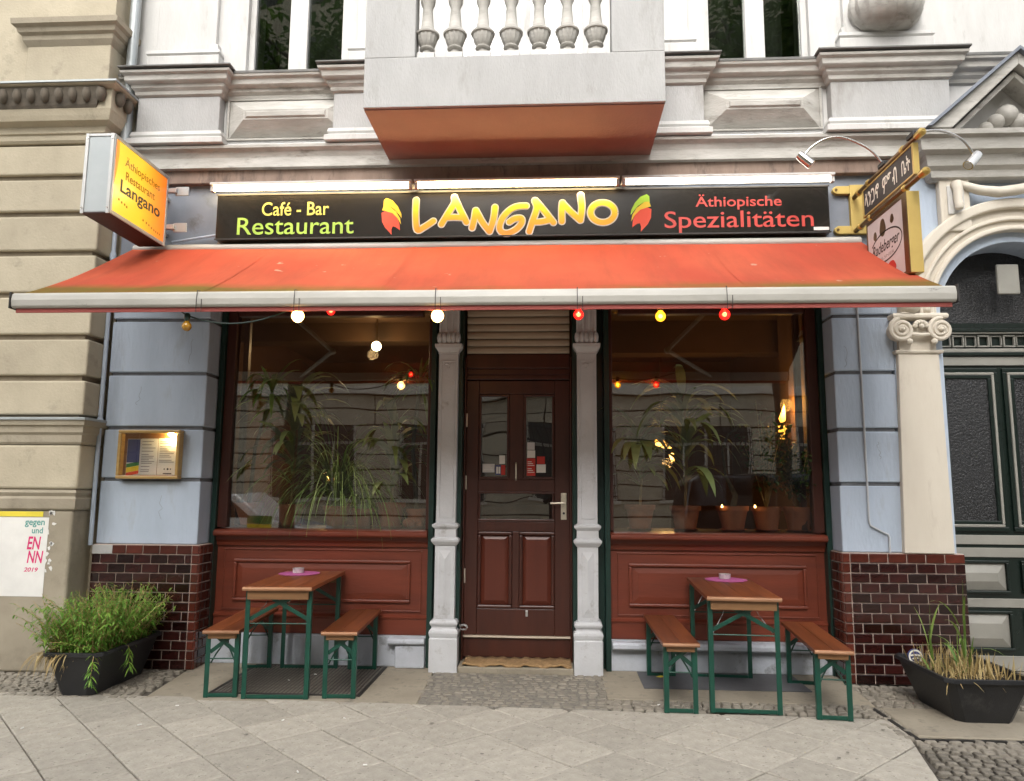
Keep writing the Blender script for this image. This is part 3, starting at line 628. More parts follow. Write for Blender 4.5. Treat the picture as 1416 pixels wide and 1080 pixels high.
# balcony
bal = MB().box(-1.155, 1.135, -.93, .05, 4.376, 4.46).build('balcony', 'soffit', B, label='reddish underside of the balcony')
bf = MB(); bf.box(-1.16, 1.14, -.955, -.80, 4.385, 4.792); bf.box(-1.16, -.768, -.954, -.80, 4.7925, 5.55); bf.box(.742, 1.14, -.954, -.80, 4.7925, 5.55)
bf.box(-1.16, -1.01, -.80, .0, 4.386, 5.55); bf.box(.99, 1.14, -.80, .0, 4.386, 5.55); bf.build('parapet', 'plaster', bal, bev=.006, label='pale grey plaster balcony parapet')
MB().box(-1.01, .99, -.80, .0, 4.461, 4.60).build('floor', 'concrete', bal)
MB().mould(-1.12, 1.10, -.92, [(0, 5.45), (.05, 5.46), (.06, 5.56), (.03, 5.60)], -.74).build('handrail', 'plaster', bal)
bm = None
for k in range(7):
    x = -.690 + .2195 * k
    if bm is None:
        m = MB().lathe([(.046, .055), (.046, .07), (.038, .078), (.036, .098), (.056, .104), (.060, .112), (.056, .120), (.048, .124), (.066, .150), (.078, .180), (.084, .205), (.086, .222), (.092, .226), (.094, .238), (.088, .246), (.070, .252), (.050, .30), (.042, .38), (.038, .46), (.055, .50), (.06, .55), (.06, .66)], (0, 0, 0), 40, lambda r, z, a: r * (1 - .10 * abs(math.cos(7 * a)) if .124 < z < .223 else 1))
        bm = m.mesh('baluster', True); bm.materials.append(M['stucco'])
        fm = MB().box(-.068, .068, -.068, .068, 0, .055).mesh('block'); fm.materials.append(M['white'])
    o = obj('baluster', bm, None, bal, smooth=True); o.location = (x, -.86, 4.793)
    obj('block', fm, None, o, bev=.004)

# ------------------------------------------------------------------ shop windows
def bars(m, x0, x1, z0, z1, t, y0, y1):
    m.box(x0, x1, y0, y1, z0, z0 + t); m.box(x0, x1, y0, y1, z1 - t, z1); m.box(x0, x0 + t, y0, y1, z0 + t + .0004, z1 - t - .0004); m.box(x1 - t, x1, y0, y1, z0 + t + .0004, z1 - t - .0004); return m
def shop_window(x0, x1, outer, label):
    """x0,x1: clear width between pier and column; outer: -1 pier on the left, +1 on the right"""
    o = MB().box(x0, x1, .285, .33, .25, 1.075).build('shop_window', 'redwood', B, label=label)
    g = .045; 
    for u in (x0, x1 - g): MB().box(u, u + g, .20, .325, .0, 3.10).build('green_jamb', 'darkgreen', o, bev=.004)
    a, b = x0 + g + .001, x1 - g - .001
    f = MB(); f.box(a, a + (.085 if outer < 0 else .03), .235, .33, 1.145, 3.10); f.box(b - (.085 if outer > 0 else .03), b, .235, .33, 1.145, 3.10)
    f.box(a + .09, b - .09, .24, .33, 3.04, 3.10); f.build('frame', 'doorwood', o, bev=.006)
    if outer < 0: MB().box(a + .10, a + .15, .36, .42, 1.145, 3.10).build('inner_post', 'doorwood', o, bev=.004)
    else: MB().box(b - .15, b - .10, .36, .42, 1.145, 3.10).build('inner_post', 'doorwood', o, bev=.004)
    MB().box(a + .03, b - .03, .272, .280, 1.14, 3.06).build('glass_pane', 'pane', o)
    MB().prism([(.345, 1.076), (.175, 1.076), (.165, 1.09), (.165, 1.115), (.185, 1.13), (.345, 1.145)], 'x', a, b).build('sill', 'redwood', o, bev=.004)
    MB().prism([(.284, .985), (.262, .99), (.252, 1.02), (.235, 1.04), (.235, 1.075), (.284, 1.075)], 'x', a, b).build('moulding', 'redwood', o)
    MB().box(a + .002, b - .002, .262, .284, .252, .385).build('kick_board', 'redwood', o, bev=.005)
    MB().prism([(.284, .3855), (.255, .386), (.252, .40), (.272, .415), (.284, .42)], 'x', a + .003, b - .003).build('kick_moulding', 'redwood', o)
    fl = MB(); bars(fl, a + .06, b - .06, .44, .965, .012, .274, .284); fl.build('fillet', 'redwood', o, bev=.003)
    pf = MB(); bars(pf, a + .155, b - .155, .515, .875, .028, .262, .284); pf.build('panel_moulding', 'redwood', o, bev=.009)
    MB().pyr(a + .185, b - .185, .545, .845, .284, .05, .05, .008).build('raised_panel', 'redwood', o)
    pb = MB(); pb.box(x0, x1, .225, .4, 0, .25)
    pb.build('plinth', 'plinth', o, bev=.008)
    if outer < 0: MB().prism([(.225, .185), (.16, .19), (.145, .205), (.145, .225), (.16, .24), (.225, .248)], 'x', x1 - .36, x1 - .05).build('plinth_ledge', 'plinth', o, bev=.004); MB().box(x1 - .30, x1 - .05, .17, .225, .0, .184).build('plinth_block', 'plinth', o, bev=.01)
    else: MB().prism([(.225, .175), (.165, .18), (.15, .195), (.15, .225), (.165, .242), (.225, .248)], 'x', x0 + .05, x1 - .05).build('plinth_ledge', 'plinth', o, bev=.004)
    MB().box(a + .03, b - .03, .345, .86, 1.05, 1.142).build('window_board', 'room_floor', o)
    return o
shop_window(-2.705, -.735, -1, 'large left shop window over a red-brown panel')
shop_window(.735, 2.622, 1, 'large right shop window over a red-brown panel')

# ------------------------------------------------------------------ cast columns beside the door
def column(xc):
    def sq(m, prof, y0=.175):
        i0 = len(m.v)
        for (h, z) in prof: m.v += [(xc - h, y0 - h, z), (xc + h, y0 - h, z), (xc + h, y0 + h, z), (xc - h, y0 + h, z)]
        for k in range(len(prof) - 1):
            for j in range(4): a = i0 + 4 * k; m.f.append((a + j, a + (j + 1) % 4, a + 4 + (j + 1) % 4, a + 4 + j))
        m.f.append((i0 + 3, i0 + 2, i0 + 1, i0)); e = i0 + 4 * (len(prof) - 1); m.f.append((e, e + 1, e + 2, e + 3)); return m
    o = sq(MB(), [(.083, 1.20), (.083, 2.66)]).build('column', 'colpaint', B, bev=.004)
    sq(MB(), [(.118, -.01), (.118, .262), (.112, .272), (.118, .29), (.122, .31), (.118, .33), (.100, .345), (.100, .36), (.112, .375), (.116, .39), (.112, .405), (.090, .42)]).build('base', 'colpaint', o, bev=.004)
    lo = sq(MB(), [(.086, .4205), (.086, 1.02)]).build('pedestal', 'colpaint', o, bev=.003)
    y = .175 - .086
    # lozenge-ended facet on the pedestal face
    w_, d = .05, .016; m = MB(); z0, z1 = .45, .98
    m.v = [(xc - w_, y, z0), (xc + w_, y, z0), (xc + w_, y, z1), (xc - w_, y, z1), (xc, y - d, z0 + .075), (xc, y - d, z1 - .075)]
    m.f = [(0, 1, 4), (1, 2, 5, 4), (2, 3, 5), (3, 0, 4, 5)]; m.build('facet', 'colpaint', lo)
    sq(MB(), [(.090, 1.0205), (.098, 1.03), (.116, 1.055), (.118, 1.07), (.105, 1.085), (.092, 1.09), (.090, 1.155), (.100, 1.165), (.112, 1.18), (.112, 1.195), (.094, 1.205), (.086, 1.21)]).build('ring', 'colpaint', o, bev=.002)
    fc = MB(); bars(fc, xc - .062, xc + .062, 1.25, 2.60, .008, .175 - .090, .175 - .0825); fc.build('fillet', 'colpaint', o, bev=.002)
    m = MB(); m.tube([(xc - .035, .090, 2.56), (xc - .012, .086, 2.575), (xc + .012, .086, 2.56), (xc + .005, .086, 2.535), (xc - .01, .086, 2.53)], .006, 6); m.tube([(xc + .012, .086, 2.56), (xc + .035, .09, 2.58)], .006, 6); m.build('scroll', 'colpaint', o, smooth=True)
    sq(MB(), [(.088, 2.6605), (.088, 2.675), (.098, 2.69), (.115, 2.715), (.118, 2.745), (.105, 2.748)]).build('capital', 'colpaint', o, bev=.003)
    m = MB()
    for k in range(5):
        MB().lathe([(.004, -.052), (.020, -.035), (.024, 0), (.019, .035), (.004, .05)], (xc - .08 + .04 * k, .175 - .092, 2.80), 10).build('egg', 'colpaint', o, smooth=True)
    sq(MB(), [(.088, 2.7485), (.088, 2.85)]).build('neck', 'colpaint', o)
    fl = MB(); fl.box(xc - .070, xc + .070, .175 - .070, .175 + .07, 2.8505, 3.30)
    for k in range(4): x = xc - .076 + k * .0507; fl.box(x - .010, x + .010, .175 - .084, .175 + .084, 2.851, 3.299)
    fl.box(xc - .083, xc + .083, .096, .25, 2.8495, 2.875); fl.build('fluted_shaft', 'colpaint', o, bev=.003)
    return o
column(-.613); column(.583)

for a, b in ((-.737, -.531), (.501, .737)): MB().box(a, b, .30, .40, 0, 3.2).build('mullion', 'darkgreen', B)
# ------------------------------------------------------------------ restaurant door
D = MB().box(-.475, .44, .345, .375, .255, 2.455).build('restaurant_door', 'doorwood', B, label='dark red-brown panelled door with two upright panes')
fr = MB(); Y0, Y1 = .32, .345
for a, b, c, d in ((-.475, -.365, .255, 2.455), (.308, .44, .255, 2.455), (-.364, .307, 2.335, 2.455), (-.364, .307, 1.475, 1.58), (-.364, .307, 1.13, 1.215), (-.364, .307, .255, .475)): fr.box(a, b, Y0, Y1 - .0005, c, d)
fr.box(-.092, .034, Y0 + .0003, Y1 - .0005, 1.581, 2.334); fr.box(-.06, .0, Y0 + .0003, Y1 - .0005, .476, 1.129); fr.build('stiles', 'doorwood', D, bev=.004)
for a, b in ((-.363, -.093), (.035, .306)):
    f = MB(); bars(f, a, b, 1.582, 2.333, .022, .312, .344); f.build('glazing_bead', 'doorwood', D, bev=.007)
    MB().box(a + .0225, b - .0225, .328, .333, 1.605, 2.31).build('glass_pane', 'pane_door', D)
f = MB(); bars(f, -.363, .306, 1.2155, 1.4745, .020, .312, .344); f.build('glazing_bead', 'doorwood', D, bev=.006)
MB().box(-.342, .285, .328, .333, 1.236, 1.454).build('glass_pane', 'pane_door', D)
for a, b in ((-.363, -.061), (.001, .307)):
    f = MB(); bars(f, a, b, .477, 1.128, .030, .310, .344); f.build('panel_moulding', 'doorwood', D, bev=.010)
    MB().pyr(a + .031, b - .031, .508, 1.097, .344, .035, .035, .014).build('raised_panel', 'doorpanel', D)
# black sheet behind the panes stands in for the hall's darkness
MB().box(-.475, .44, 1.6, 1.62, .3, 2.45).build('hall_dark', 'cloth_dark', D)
hd = MB().box(.362, .412, .310, .319, 1.235, 1.465).build('handle_plate', 'steel_brass', D, bev=.004)
m = MB(); m.tube([(.387, .31, 1.378), (.387, .262, 1.378)], .010, 10); m.tube([(.390, .265, 1.378), (.34, .262, 1.378), (.27, .265, 1.376)], .0085, 10); m.build('lever', 'steel_brass', hd, smooth=True)
m = MB(); m.tube([(.387, .309, 1.29), (.387, .303, 1.29)], .010, 12); m.build('keyhole', 'ink_dark', hd)
m = MB(); m.tube([(-.03, .318, 1.575), (-.03, .300, 1.59), (-.03, .296, 1.65), (-.03, .300, 1.71), (-.03, .318, 1.725)], .007, 8); m.build('pull', 'steel_brass', D, smooth=True)
for z in (.75, 1.55, 2.1): MB().tube([(-.472, .312, z - .06), (-.472, .312, z + .06)], .008, 8).build('hinge', 'steel_brass', D, smooth=True)
MB().box(.058, .078, .307, .3195, .415, .465).build('stop', 'alu_edge', D, bev=.002)
for k, (a, b, c, d, mt) in enumerate(((-.328, -.222, 1.640, 1.715, 'lilac'), (-.214, -.165, 1.618, 1.705, 'ink_blue'), (-.163, -.126, 1.618, 1.705, 'ink_red'), (-.180, -.130, 1.715, 1.79, 'paper'), (.062, .138, 1.612, 1.765, 'ink_red'), (.066, .136, 1.77, 1.835, 'paper'), (.066, .132, 1.84, 1.905, 'lilac'), (.152, .222, 1.715, 1.782, 'ink_red'), (.148, .230, 1.640, 1.712, 'paper'))):
    MB().box(a, b, .3255, .3275 - .0001 * k, c, d).build('sticker', mt, D)
st = MB()
for (a, b, z0) in ((-.318, -.232, 1.66), (.156, .222, 1.655), (.072, .128, 1.785), (.070, .130, 1.64), (.070, .130, 1.70)):
    for q in range(3): st.box(a, b - .012 * q, .3245, .3250, z0 + .016 * q, z0 + .016 * q + .006)
st.box(-.206, -.190, .3245, .325, 1.63, 1.69); st.box(-.186, -.170, .3245, .325, 1.63, 1.69)
st.build('sticker_print', 'paper', D)
df = MB(); df.box(-.493, -.4765, .28, .40, .0, 2.67); df.box(.4415, .459, .28, .40, .0, 2.67); df.box(-.476, .441, .29, .40, 2.462, 2.505); df.box(-.476, .441, .30, .40, 2.506, 2.56); df.box(-.476, .441, .285, .40, 2.561, 2.69); df.build('door_frame', 'doorwood', B, bev=.006)
for u0, u1 in ((-.53, -.4935), (.4595, .50)): MB().box(u0, u1, .16, .40, .0, 3.1).build('green_jamb', 'darkgreen', B, bev=.004)
MB().box(-.476, .441, .318, .40, .075, .235).build('threshold_board', 'doorwood', B, bev=.004)
MB().prism([(.345, .236), (.295, .236), (.29, .242), (.295, .253), (.345, .2545)], 'x', -.474, .439).build('weather_bar', 'shutter', B)
MB().box(-.492, .462, .06, .40, -.01, .050).build('door_step', 'concrete', B, bev=.012)
rs = MB().box(-.476, .441, .30, .36, 2.692, 3.3).build('roller_shutter', 'ink_dark', B)
sl = None
for k in range(8):
    if sl is None:
        sl = MB().prism([(.0, .0), (-.012, .004), (-.019, .018), (-.019, .044), (-.010, .060), (0, .0625)], 'x', -.474, .439).mesh('slat'); sl.materials.append(M['shutter'])
    o = obj('slat', sl, None, rs, bev=.002); o.location = (0, .2995, 2.695 + .068 * k)
# door hold-back hook on the left jamb
m = MB(); m.tube([(-.485, .15, .36), (-.44, .10, .375), (-.42, .07, .37)], .009, 8); m.tube([(-.47, .14, .33), (-.43, .11, .335), (-.415, .08, .36)], .007, 8); m.build('hook', 'alu_edge', B, smooth=True)

# ------------------------------------------------------------------ dining room behind the glass
def room_box(name, mat, *b): return MB().box(*b).build(name, mat, B)
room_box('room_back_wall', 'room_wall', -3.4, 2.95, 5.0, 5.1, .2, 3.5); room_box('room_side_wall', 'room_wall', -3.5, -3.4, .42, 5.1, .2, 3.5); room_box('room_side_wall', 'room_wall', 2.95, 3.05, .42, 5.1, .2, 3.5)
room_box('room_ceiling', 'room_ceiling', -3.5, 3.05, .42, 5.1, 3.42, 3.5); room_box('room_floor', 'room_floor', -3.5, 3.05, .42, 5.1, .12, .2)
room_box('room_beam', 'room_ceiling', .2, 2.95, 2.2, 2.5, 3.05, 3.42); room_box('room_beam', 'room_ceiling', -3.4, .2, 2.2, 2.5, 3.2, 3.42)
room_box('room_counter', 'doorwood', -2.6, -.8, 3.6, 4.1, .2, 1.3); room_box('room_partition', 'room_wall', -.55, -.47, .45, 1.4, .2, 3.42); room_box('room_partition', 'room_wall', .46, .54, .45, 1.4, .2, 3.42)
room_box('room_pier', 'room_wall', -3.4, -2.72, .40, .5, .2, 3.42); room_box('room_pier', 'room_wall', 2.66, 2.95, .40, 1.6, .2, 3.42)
sh = MB(); sh.box(-3.6, 5.6, 5.3, 5.4, 0, 8.2); sh.box(-3.6, 5.6, .42, 5.3, 8.1, 8.2); sh.box(-3.62, -3.52, .42, 5.3, 0, 8.1); sh.box(5.6, 5.7, .0, 5.4, 0, 8.2); sh.box(-3.5, 5.6, .96, 5.3, 4.2, 4.3); sh.box(3.06, 3.12, .42, 5.3, 0, 4.2)
sh.build('outer_shell', 'brownwall', B)

# ------------------------------------------------------------------ house entrance at the right: arch, pilaster, dark door
PX_, PZ, PR = 4.15, 2.95, .635
arc = [(PX_ - PR * math.cos(t), PZ + PR * math.sin(t)) for t in [math.pi * k / 28 for k in range(29)]]
MB().prism([(3.126, 1.0), (3.126, 4.2), (5.6, 4.2), (5.6, 1.0)] + [(PX_ + PR, 1.0)] + arc[::-1] + [(PX_ - PR, 1.0)], 'y', .001, .36).build('arch_wall', 'blue', B)
bs = MB(); bs.box(PX_ + PR, 5.6, -.03, .36, 0, 1.0); bs.box(3.56, PX_ - PR - .0, .01, .36, 0, 1.0); bs.build('arch_foot', 'brick', B)
def ring(r0, r1, y0, y1, a0=0, a1=math.pi, n=36):
    m = MB(); P = []
    for k in range(n + 1):
        t = a0 + (a1 - a0) * k / n; c, s_ = math.cos(t), math.sin(t)
        for (r, y) in ((r0, y1), (r0, y0), (r1, y0), (r1, y1)): m.v.append((PX_ - r * c, y, PZ + r * s_))
    for k in range(n):
        for j in range(3): a = 4 * k + j; m.f.append((a, a + 1, a + 5, a + 4))
    m.f.append((0, 1, 2, 3)); e = 4 * n; m.f.append((e + 3, e + 2, e + 1, e)); return m
av = ring(.735, .985, -.045, .0).build('archivolt', 'cream', B, bev=.006)
ring(.715, .755, -.075, -.0).build('archivolt_roll', 'cream', av, bev=.012); ring(.80, .83, -.075, -.045).build('archivolt_roll', 'cream', av, bev=.008); ring(.90, .985, -.095, -.045).build('archivolt_roll', 'cream', av, bev=.014)
kp = MB(); kp.box(3.545, 3.79, -.07, .0, 3.66, 4.11); kb = kp.build('spandrel_frame', 'cream', B, bev=.01)
MB().box(3.60, 3.735, -.085, -.07, 3.80, 4.05).build('spandrel_field', 'white', kb, bev=.006)
m = MB(); m.tube([(3.665, -.10, 4.06), (3.665, -.125, 4.0), (3.665, -.115, 3.92), (3.665, -.13, 3.86)], [.045, .038, .032, .034], 12); m.lathe([(.004, -.03), (.03, -.02), (.036, 0), (.03, .02), (.004, .03)], (3.665, -.13, 3.85), 12); m.build('console', 'cream', kb, smooth=True)
m = MB(); m.tube([(3.70, -.07, 4.07), (3.85, -.10, 4.00), (4.0, -.11, 3.975), (4.15, -.12, 3.99), (4.4, -.10, 4.05)], [.03, .04, .045, .045, .04], 10); m.build('garland', 'cream', kb, smooth=True)
en = MB().mould(3.50, 4.80, -.07, [(0, 4.10), (.03, 4.115), (.04, 4.17), (.075, 4.20), (.085, 4.25), (.10, 4.29), (.15, 4.31), (.165, 4.40), (.20, 4.42), (.205, 4.46), (.05, 4.475)], .2).build('entablature', 'stucco', B)
for sx in (-1, 1):
    P = [(3.40, 4.476), (4.15, 5.13), (4.15, 5.02), (3.58, 4.476)]; P2 = [(3.36, 4.476), (4.15, 5.165), (4.15, 5.131), (3.399, 4.476)]; P3 = [(3.60, 4.476), (4.15, 5.00), (4.15, 4.94), (3.66, 4.476)]
    mir = lambda q: [(2 * PX_ - x, z) for x, z in q][::-1] if sx > 0 else q
    MB().prism(mir(P), 'y', -.27, .0).build('raking_cornice', 'stucco', en, bev=.006); MB().prism(mir(P2), 'y', -.31, .0).build('flashing', 'blue_dark', en, bev=.003); MB().prism(mir(P3), 'y', -.20, .0).build('raking_cornice', 'stucco', en, bev=.006)
m = MB()
for (x, z, r) in ((3.97, 4.56, .06), (4.06, 4.62, .07), (4.15, 4.68, .09), (4.24, 4.62, .07), (4.33, 4.56, .06), (3.90, 4.53, .04)): m.sphere((x, -.05, z), r)
m.build('tympanum_relief', 'stucco', en, smooth=True)
# pilaster with volute capital
ps = MB().frustum((3.09, 3.478, -.05, .01, 1.010), (3.136, 3.462, -.045, .01, 2.62)).build('pilaster', 'cream', B, bev=.006, label='smooth cream pilaster with an ionic capital')
MB().mould(3.125, 3.475, -.045, [(0, 2.621), (.015, 2.63), (.02, 2.645), (.004, 2.655)], .01).build('neck_ring', 'cream', ps)
MB().mould(3.15, 3.445, -.04, [(0, 2.656), (0, 2.74), (.012, 2.76), (.03, 2.80), (.035, 2.86)], .01).build('capital_bell', 'cream', ps)
MB().mould(3.115, 3.50, -.075, [(0, 2.905), (.028, 2.915), (.032, 2.935), (.022, 2.955)], .01).build('abacus', 'cream', ps, bev=.004)
for sx in (-1, 1):
    xc = 3.305 + sx * .155; m = MB(); P = []; rr = []
    for k in range(46):
        t = k / 45; a = R(80) + sx * -t * R(900) * -1; r = .088 * (1 - t) + .008; P.append((xc + sx * -1 * r * math.cos(a) * -1, -.095 - .02 * t, 2.815 + r * math.sin(a))); rr.append(.021 * (1 - .55 * t))
    m.tube(P, rr, 8); m.sphere((xc, -.118, 2.815), .019); m.build('volute', 'cream', ps, smooth=True)
    v = MB(); v.tube([(xc, -.105, 2.815), (xc, .0, 2.815)], .082, 20); v.build('volute_side', 'cream', ps, smooth=True)
    MB().sphere((3.305 + sx * .098, -.10, 2.715), .026).build('pearl', 'cream', ps, smooth=True); MB().sphere((3.305 + sx * .098, -.095, 2.762), .022).build('pearl', 'cream', ps, smooth=True)
m = MB()
for a in range(7): t = math.pi * a / 6; m.sphere((3.305 + .045 * math.cos(t), -.095, 2.845 + .035 * math.sin(t)), .02)
m.sphere((3.305, -.11, 2.84), .022); m.tube([(3.22, -.09, 2.78), (3.305, -.10, 2.77), (3.39, -.09, 2.78)], .016, 8); m.build('leaf_mask', 'cream', ps, smooth=True)
m = MB(); m.sphere((3.235, -.06, 3.01), .085, 16, 10, .72); m.sphere((3.37, -.055, 2.995), .038); m.build('scroll_foot', 'cream', ps, smooth=True)
MB().box(3.42, 3.475, -.03, .0, 2.957, 3.6).build('inner_strip', 'cream', ps, bev=.006)
# door leaf: black-green with grey mouldings, frosted pane, fanlight above
E_ = MB().box(3.515, 4.785, .345, .38, .0, 2.90).build('entrance_door', 'portal_green', B, label='dark green entrance door with grey mouldings and frosted pane')
def fm_(a, b, c, d, t, y0, y1, mat, name): mm = MB(); bars(mm, a, b, c, d, t, y0, y1); return mm.build(name, mat, E_, bev=.005)
for a, b in ((3.60, 4.13), (4.17, 4.70)):
    fm_(a, b, 1.17, 2.56, .035, .325, .344, 'portal_green', 'moulding'); fm_(a + .036, b - .036, 1.206, 2.524, .022, .318, .344, 'portal_grey', 'moulding'); fm_(a + .059, b - .059, 1.229, 2.501, .03, .322, .344, 'portal_green', 'moulding')
    MB().box(a + .09, b - .09, .335, .344, 1.26, 2.47).build('glass_pane', 'pane_frost', E_)
    fm_(a + .03, b - .03, .66, .93, .022, .32, .344, 'portal_green', 'moulding'); MB().pyr(a + .055, b - .055, .685, .905, .344, .075, .075, .03).build('raised_panel', 'portal_grey', E_)
    fm_(a + .03, b - .03, .20, .52, .022, .32, .344, 'portal_green', 'moulding'); MB().pyr(a + .055, b - .055, .225, .495, .344, .075, .075, .03).build('raised_panel', 'portal_grey', E_)
for z0, z1, mt, y in ((2.585, 2.665, 'portal_grey', .33), (2.67, 2.70, 'portal_green', .31), (2.70, 2.735, 'portal_grey', .32), (2.86, 2.875, 'portal_grey', .30), (2.875, 2.905, 'portal_green', .29), (1.06, 1.14, 'portal_grey', .332), (.955, 1.035, 'portal_grey', .335), (.545, .62, 'portal_grey', .335), (.04, .16, 'portal_grey', .33)):
    MB().box(3.516, 4.784, y, .344, z0 + .001, z1 - .001).build('rail', mt, E_, bev=.004)
for k in range(6):
    x = 3.60 + .215 * k; fm_(x - .05, x + .05, 2.745, 2.85, .013, .315, .344, 'portal_grey', 'grille_square')
for k in range(5): x = 3.66 + .215 * k; fm_(x, x + .095, 2.748, 2.847, .010, .32, .344, 'portal_grey', 'grille_square')
fan = MB(); fan.poly([(x, .30, max(z, PZ - .05)) for x, z in arc] + []); fan.build('fanlight', 'pane_frost', E_)
MB().box(3.515, 4.785, .29, .345, 2.905, 2.95).build('rail', 'portal_green', E_)
MB().box(3.50, 4.80, -.02, .38, -.01, .035).build('entrance_step', 'concrete', B, bev=.01)
MB().box(4.06, 4.24, .10, .13, 3.16, 3.42).build('house_number_lamp', 'portal_grey', E_, bev=.01)

# ================================================================== NEIGHBOUR BUILDING (left)
N = thing('neighbour_building', 'weathered beige stone house with banded blocks left of the restaurant', 'building', (-5, .2, 0))
NX, NY = -3.645, -.25
MB().box(-9, NX - .055, NY + .035, .8, 0, 9).build('wall_core', 'beige_dark', N)
Z_ = [2.065, 2.40, 2.755, 3.125, 3.495, 3.85, 4.185, 4.50]
for k in range(7):
    for a, b in ((-5.2, NX), (-7.1, -5.2), (-9, -7.1)): MB().box(a + (.004 if a > -9 else 0), b, NY, .4, Z_[k] + .025, Z_[k + 1] - .022).build('stone_block', 'beige', N, bev=.014)
MB().mould(-9, NX, NY + .005, [(0, 1.84), (.012, 1.86), (.014, 1.92), (.03, 1.94), (.032, 1.99), (.05, 2.0), (.055, 2.04), (.0, 2.06)], .3).build('string_course', 'beige_low', N)
MB().box(-9, NX + .062, NY - .062, .3, 2.041, 2.063).build('flashing', 'alu', N, bev=.003)
MB().box(-9, NX, NY + .004, .4, 1.47, 1.838).build('stone_block', 'beige', N, bev=.02)
MB().mould(-9, NX - .02, NY + .02, [(0, 1.295), (.012, 1.31), (.016, 1.39), (.0, 1.41), (.015, 1.44), (.0, 1.465)], .3).build('string_course', 'beige_low', N)
MB().box(-9, NX - .03, NY + .022, .4, 0, 1.294).build('base_wall', 'beige_low', N, bev=.02)
co = MB().mould(-9, NX - .02, NY, [(0, 4.50), (.015, 4.52), (.02, 4.565), (.035, 4.575), (.04, 4.63), (.10, 4.66), (.115, 4.70), (.125, 4.735), (.13, 4.75), (.13, 4.93), (.19, 4.945), (.20, 4.955)], .3).build('cornice', 'beige', N)
MB().mould(-9, NX - .02, NY - .132, [(0, 4.755), (.012, 4.78), (.03, 4.86), (.045, 4.93), (.02, 4.94)], .3).build('egg_band', 'sooty', co)
MB().box(-9, NX + .19, NY - .21, .3, 4.956, 4.975).build('flashing', 'alu', co, bev=.003)
eg = MB().lathe([(.004, -.065), (.026, -.05), (.040, -.01), (.042, .02), (.034, .055), (.02, .062)], (0, 0, 0), 12).mesh('egg', True); eg.materials.append(M['sooty'])
for k in range(14): o = obj('egg', eg, None, co, smooth=True); o.location = (NX + .03 - .125 * k, NY - .155, 4.86)
for k in range(2): o = obj('egg', eg, None, co, smooth=True); o.location = (NX + .14, NY - .05 + .12 * k, 4.86)
MB().box(-4.42, NX, NY - .03, .3, 4.976, 5.42).build('pedestal', 'beige', N, bev=.008); MB().mould(-4.42, NX, NY - .03, [(0, 4.977), (.025, 4.978), (.025, 5.05), (.012, 5.07), (0, 5.075)], .3).build('pedestal_foot', 'beige', N)
MB().mould(-4.42, NX, NY - .03, [(0, 5.40), (.012, 5.42), (.03, 5.45), (.035, 5.49), (.06, 5.51), (.07, 5.55), (.10, 5.57), (.105, 5.62), (.0, 5.64)], .3).build('pedestal_cap', 'beige_low', N)
MB().box(-9, -4.42, NY + .01, .3, 4.976, 9).build('upper_wall', 'beige', N); MB().box(-4.42, NX, NY, .3, 5.641, 9).build('upper_wall', 'beige', N)
MB().box(-3.72, -3.605, .05, .5, 0, 9).build('party_joint', 'beige_dark', N)
# grey filler strip and downpipe between the houses
gp = thing('downpipe', 'thin grey-blue downpipe in the corner between the two houses', 'pipe', (-3.60, -.05, 0))
m = MB(); m.tube([(-3.625, -.035, 1.0), (-3.625, -.035, 4.45)], .018, 12)
for z in (2.0, 3.48): m.tube([(-3.625, -.035, z), (-3.625, -.035, z + .03), (-3.625, -.035, z + .07), (-3.625, -.035, z + .09)], [.019, .03, .026, .019], 12)
m.build('lower_pipe', 'blue', gp, smooth=True)
m = MB(); m.tube([(-3.555, -.10, 4.56), (-3.555, -.10, 8.0)], .045, 16); m.build('upper_pipe', 'alu', gp, smooth=True)

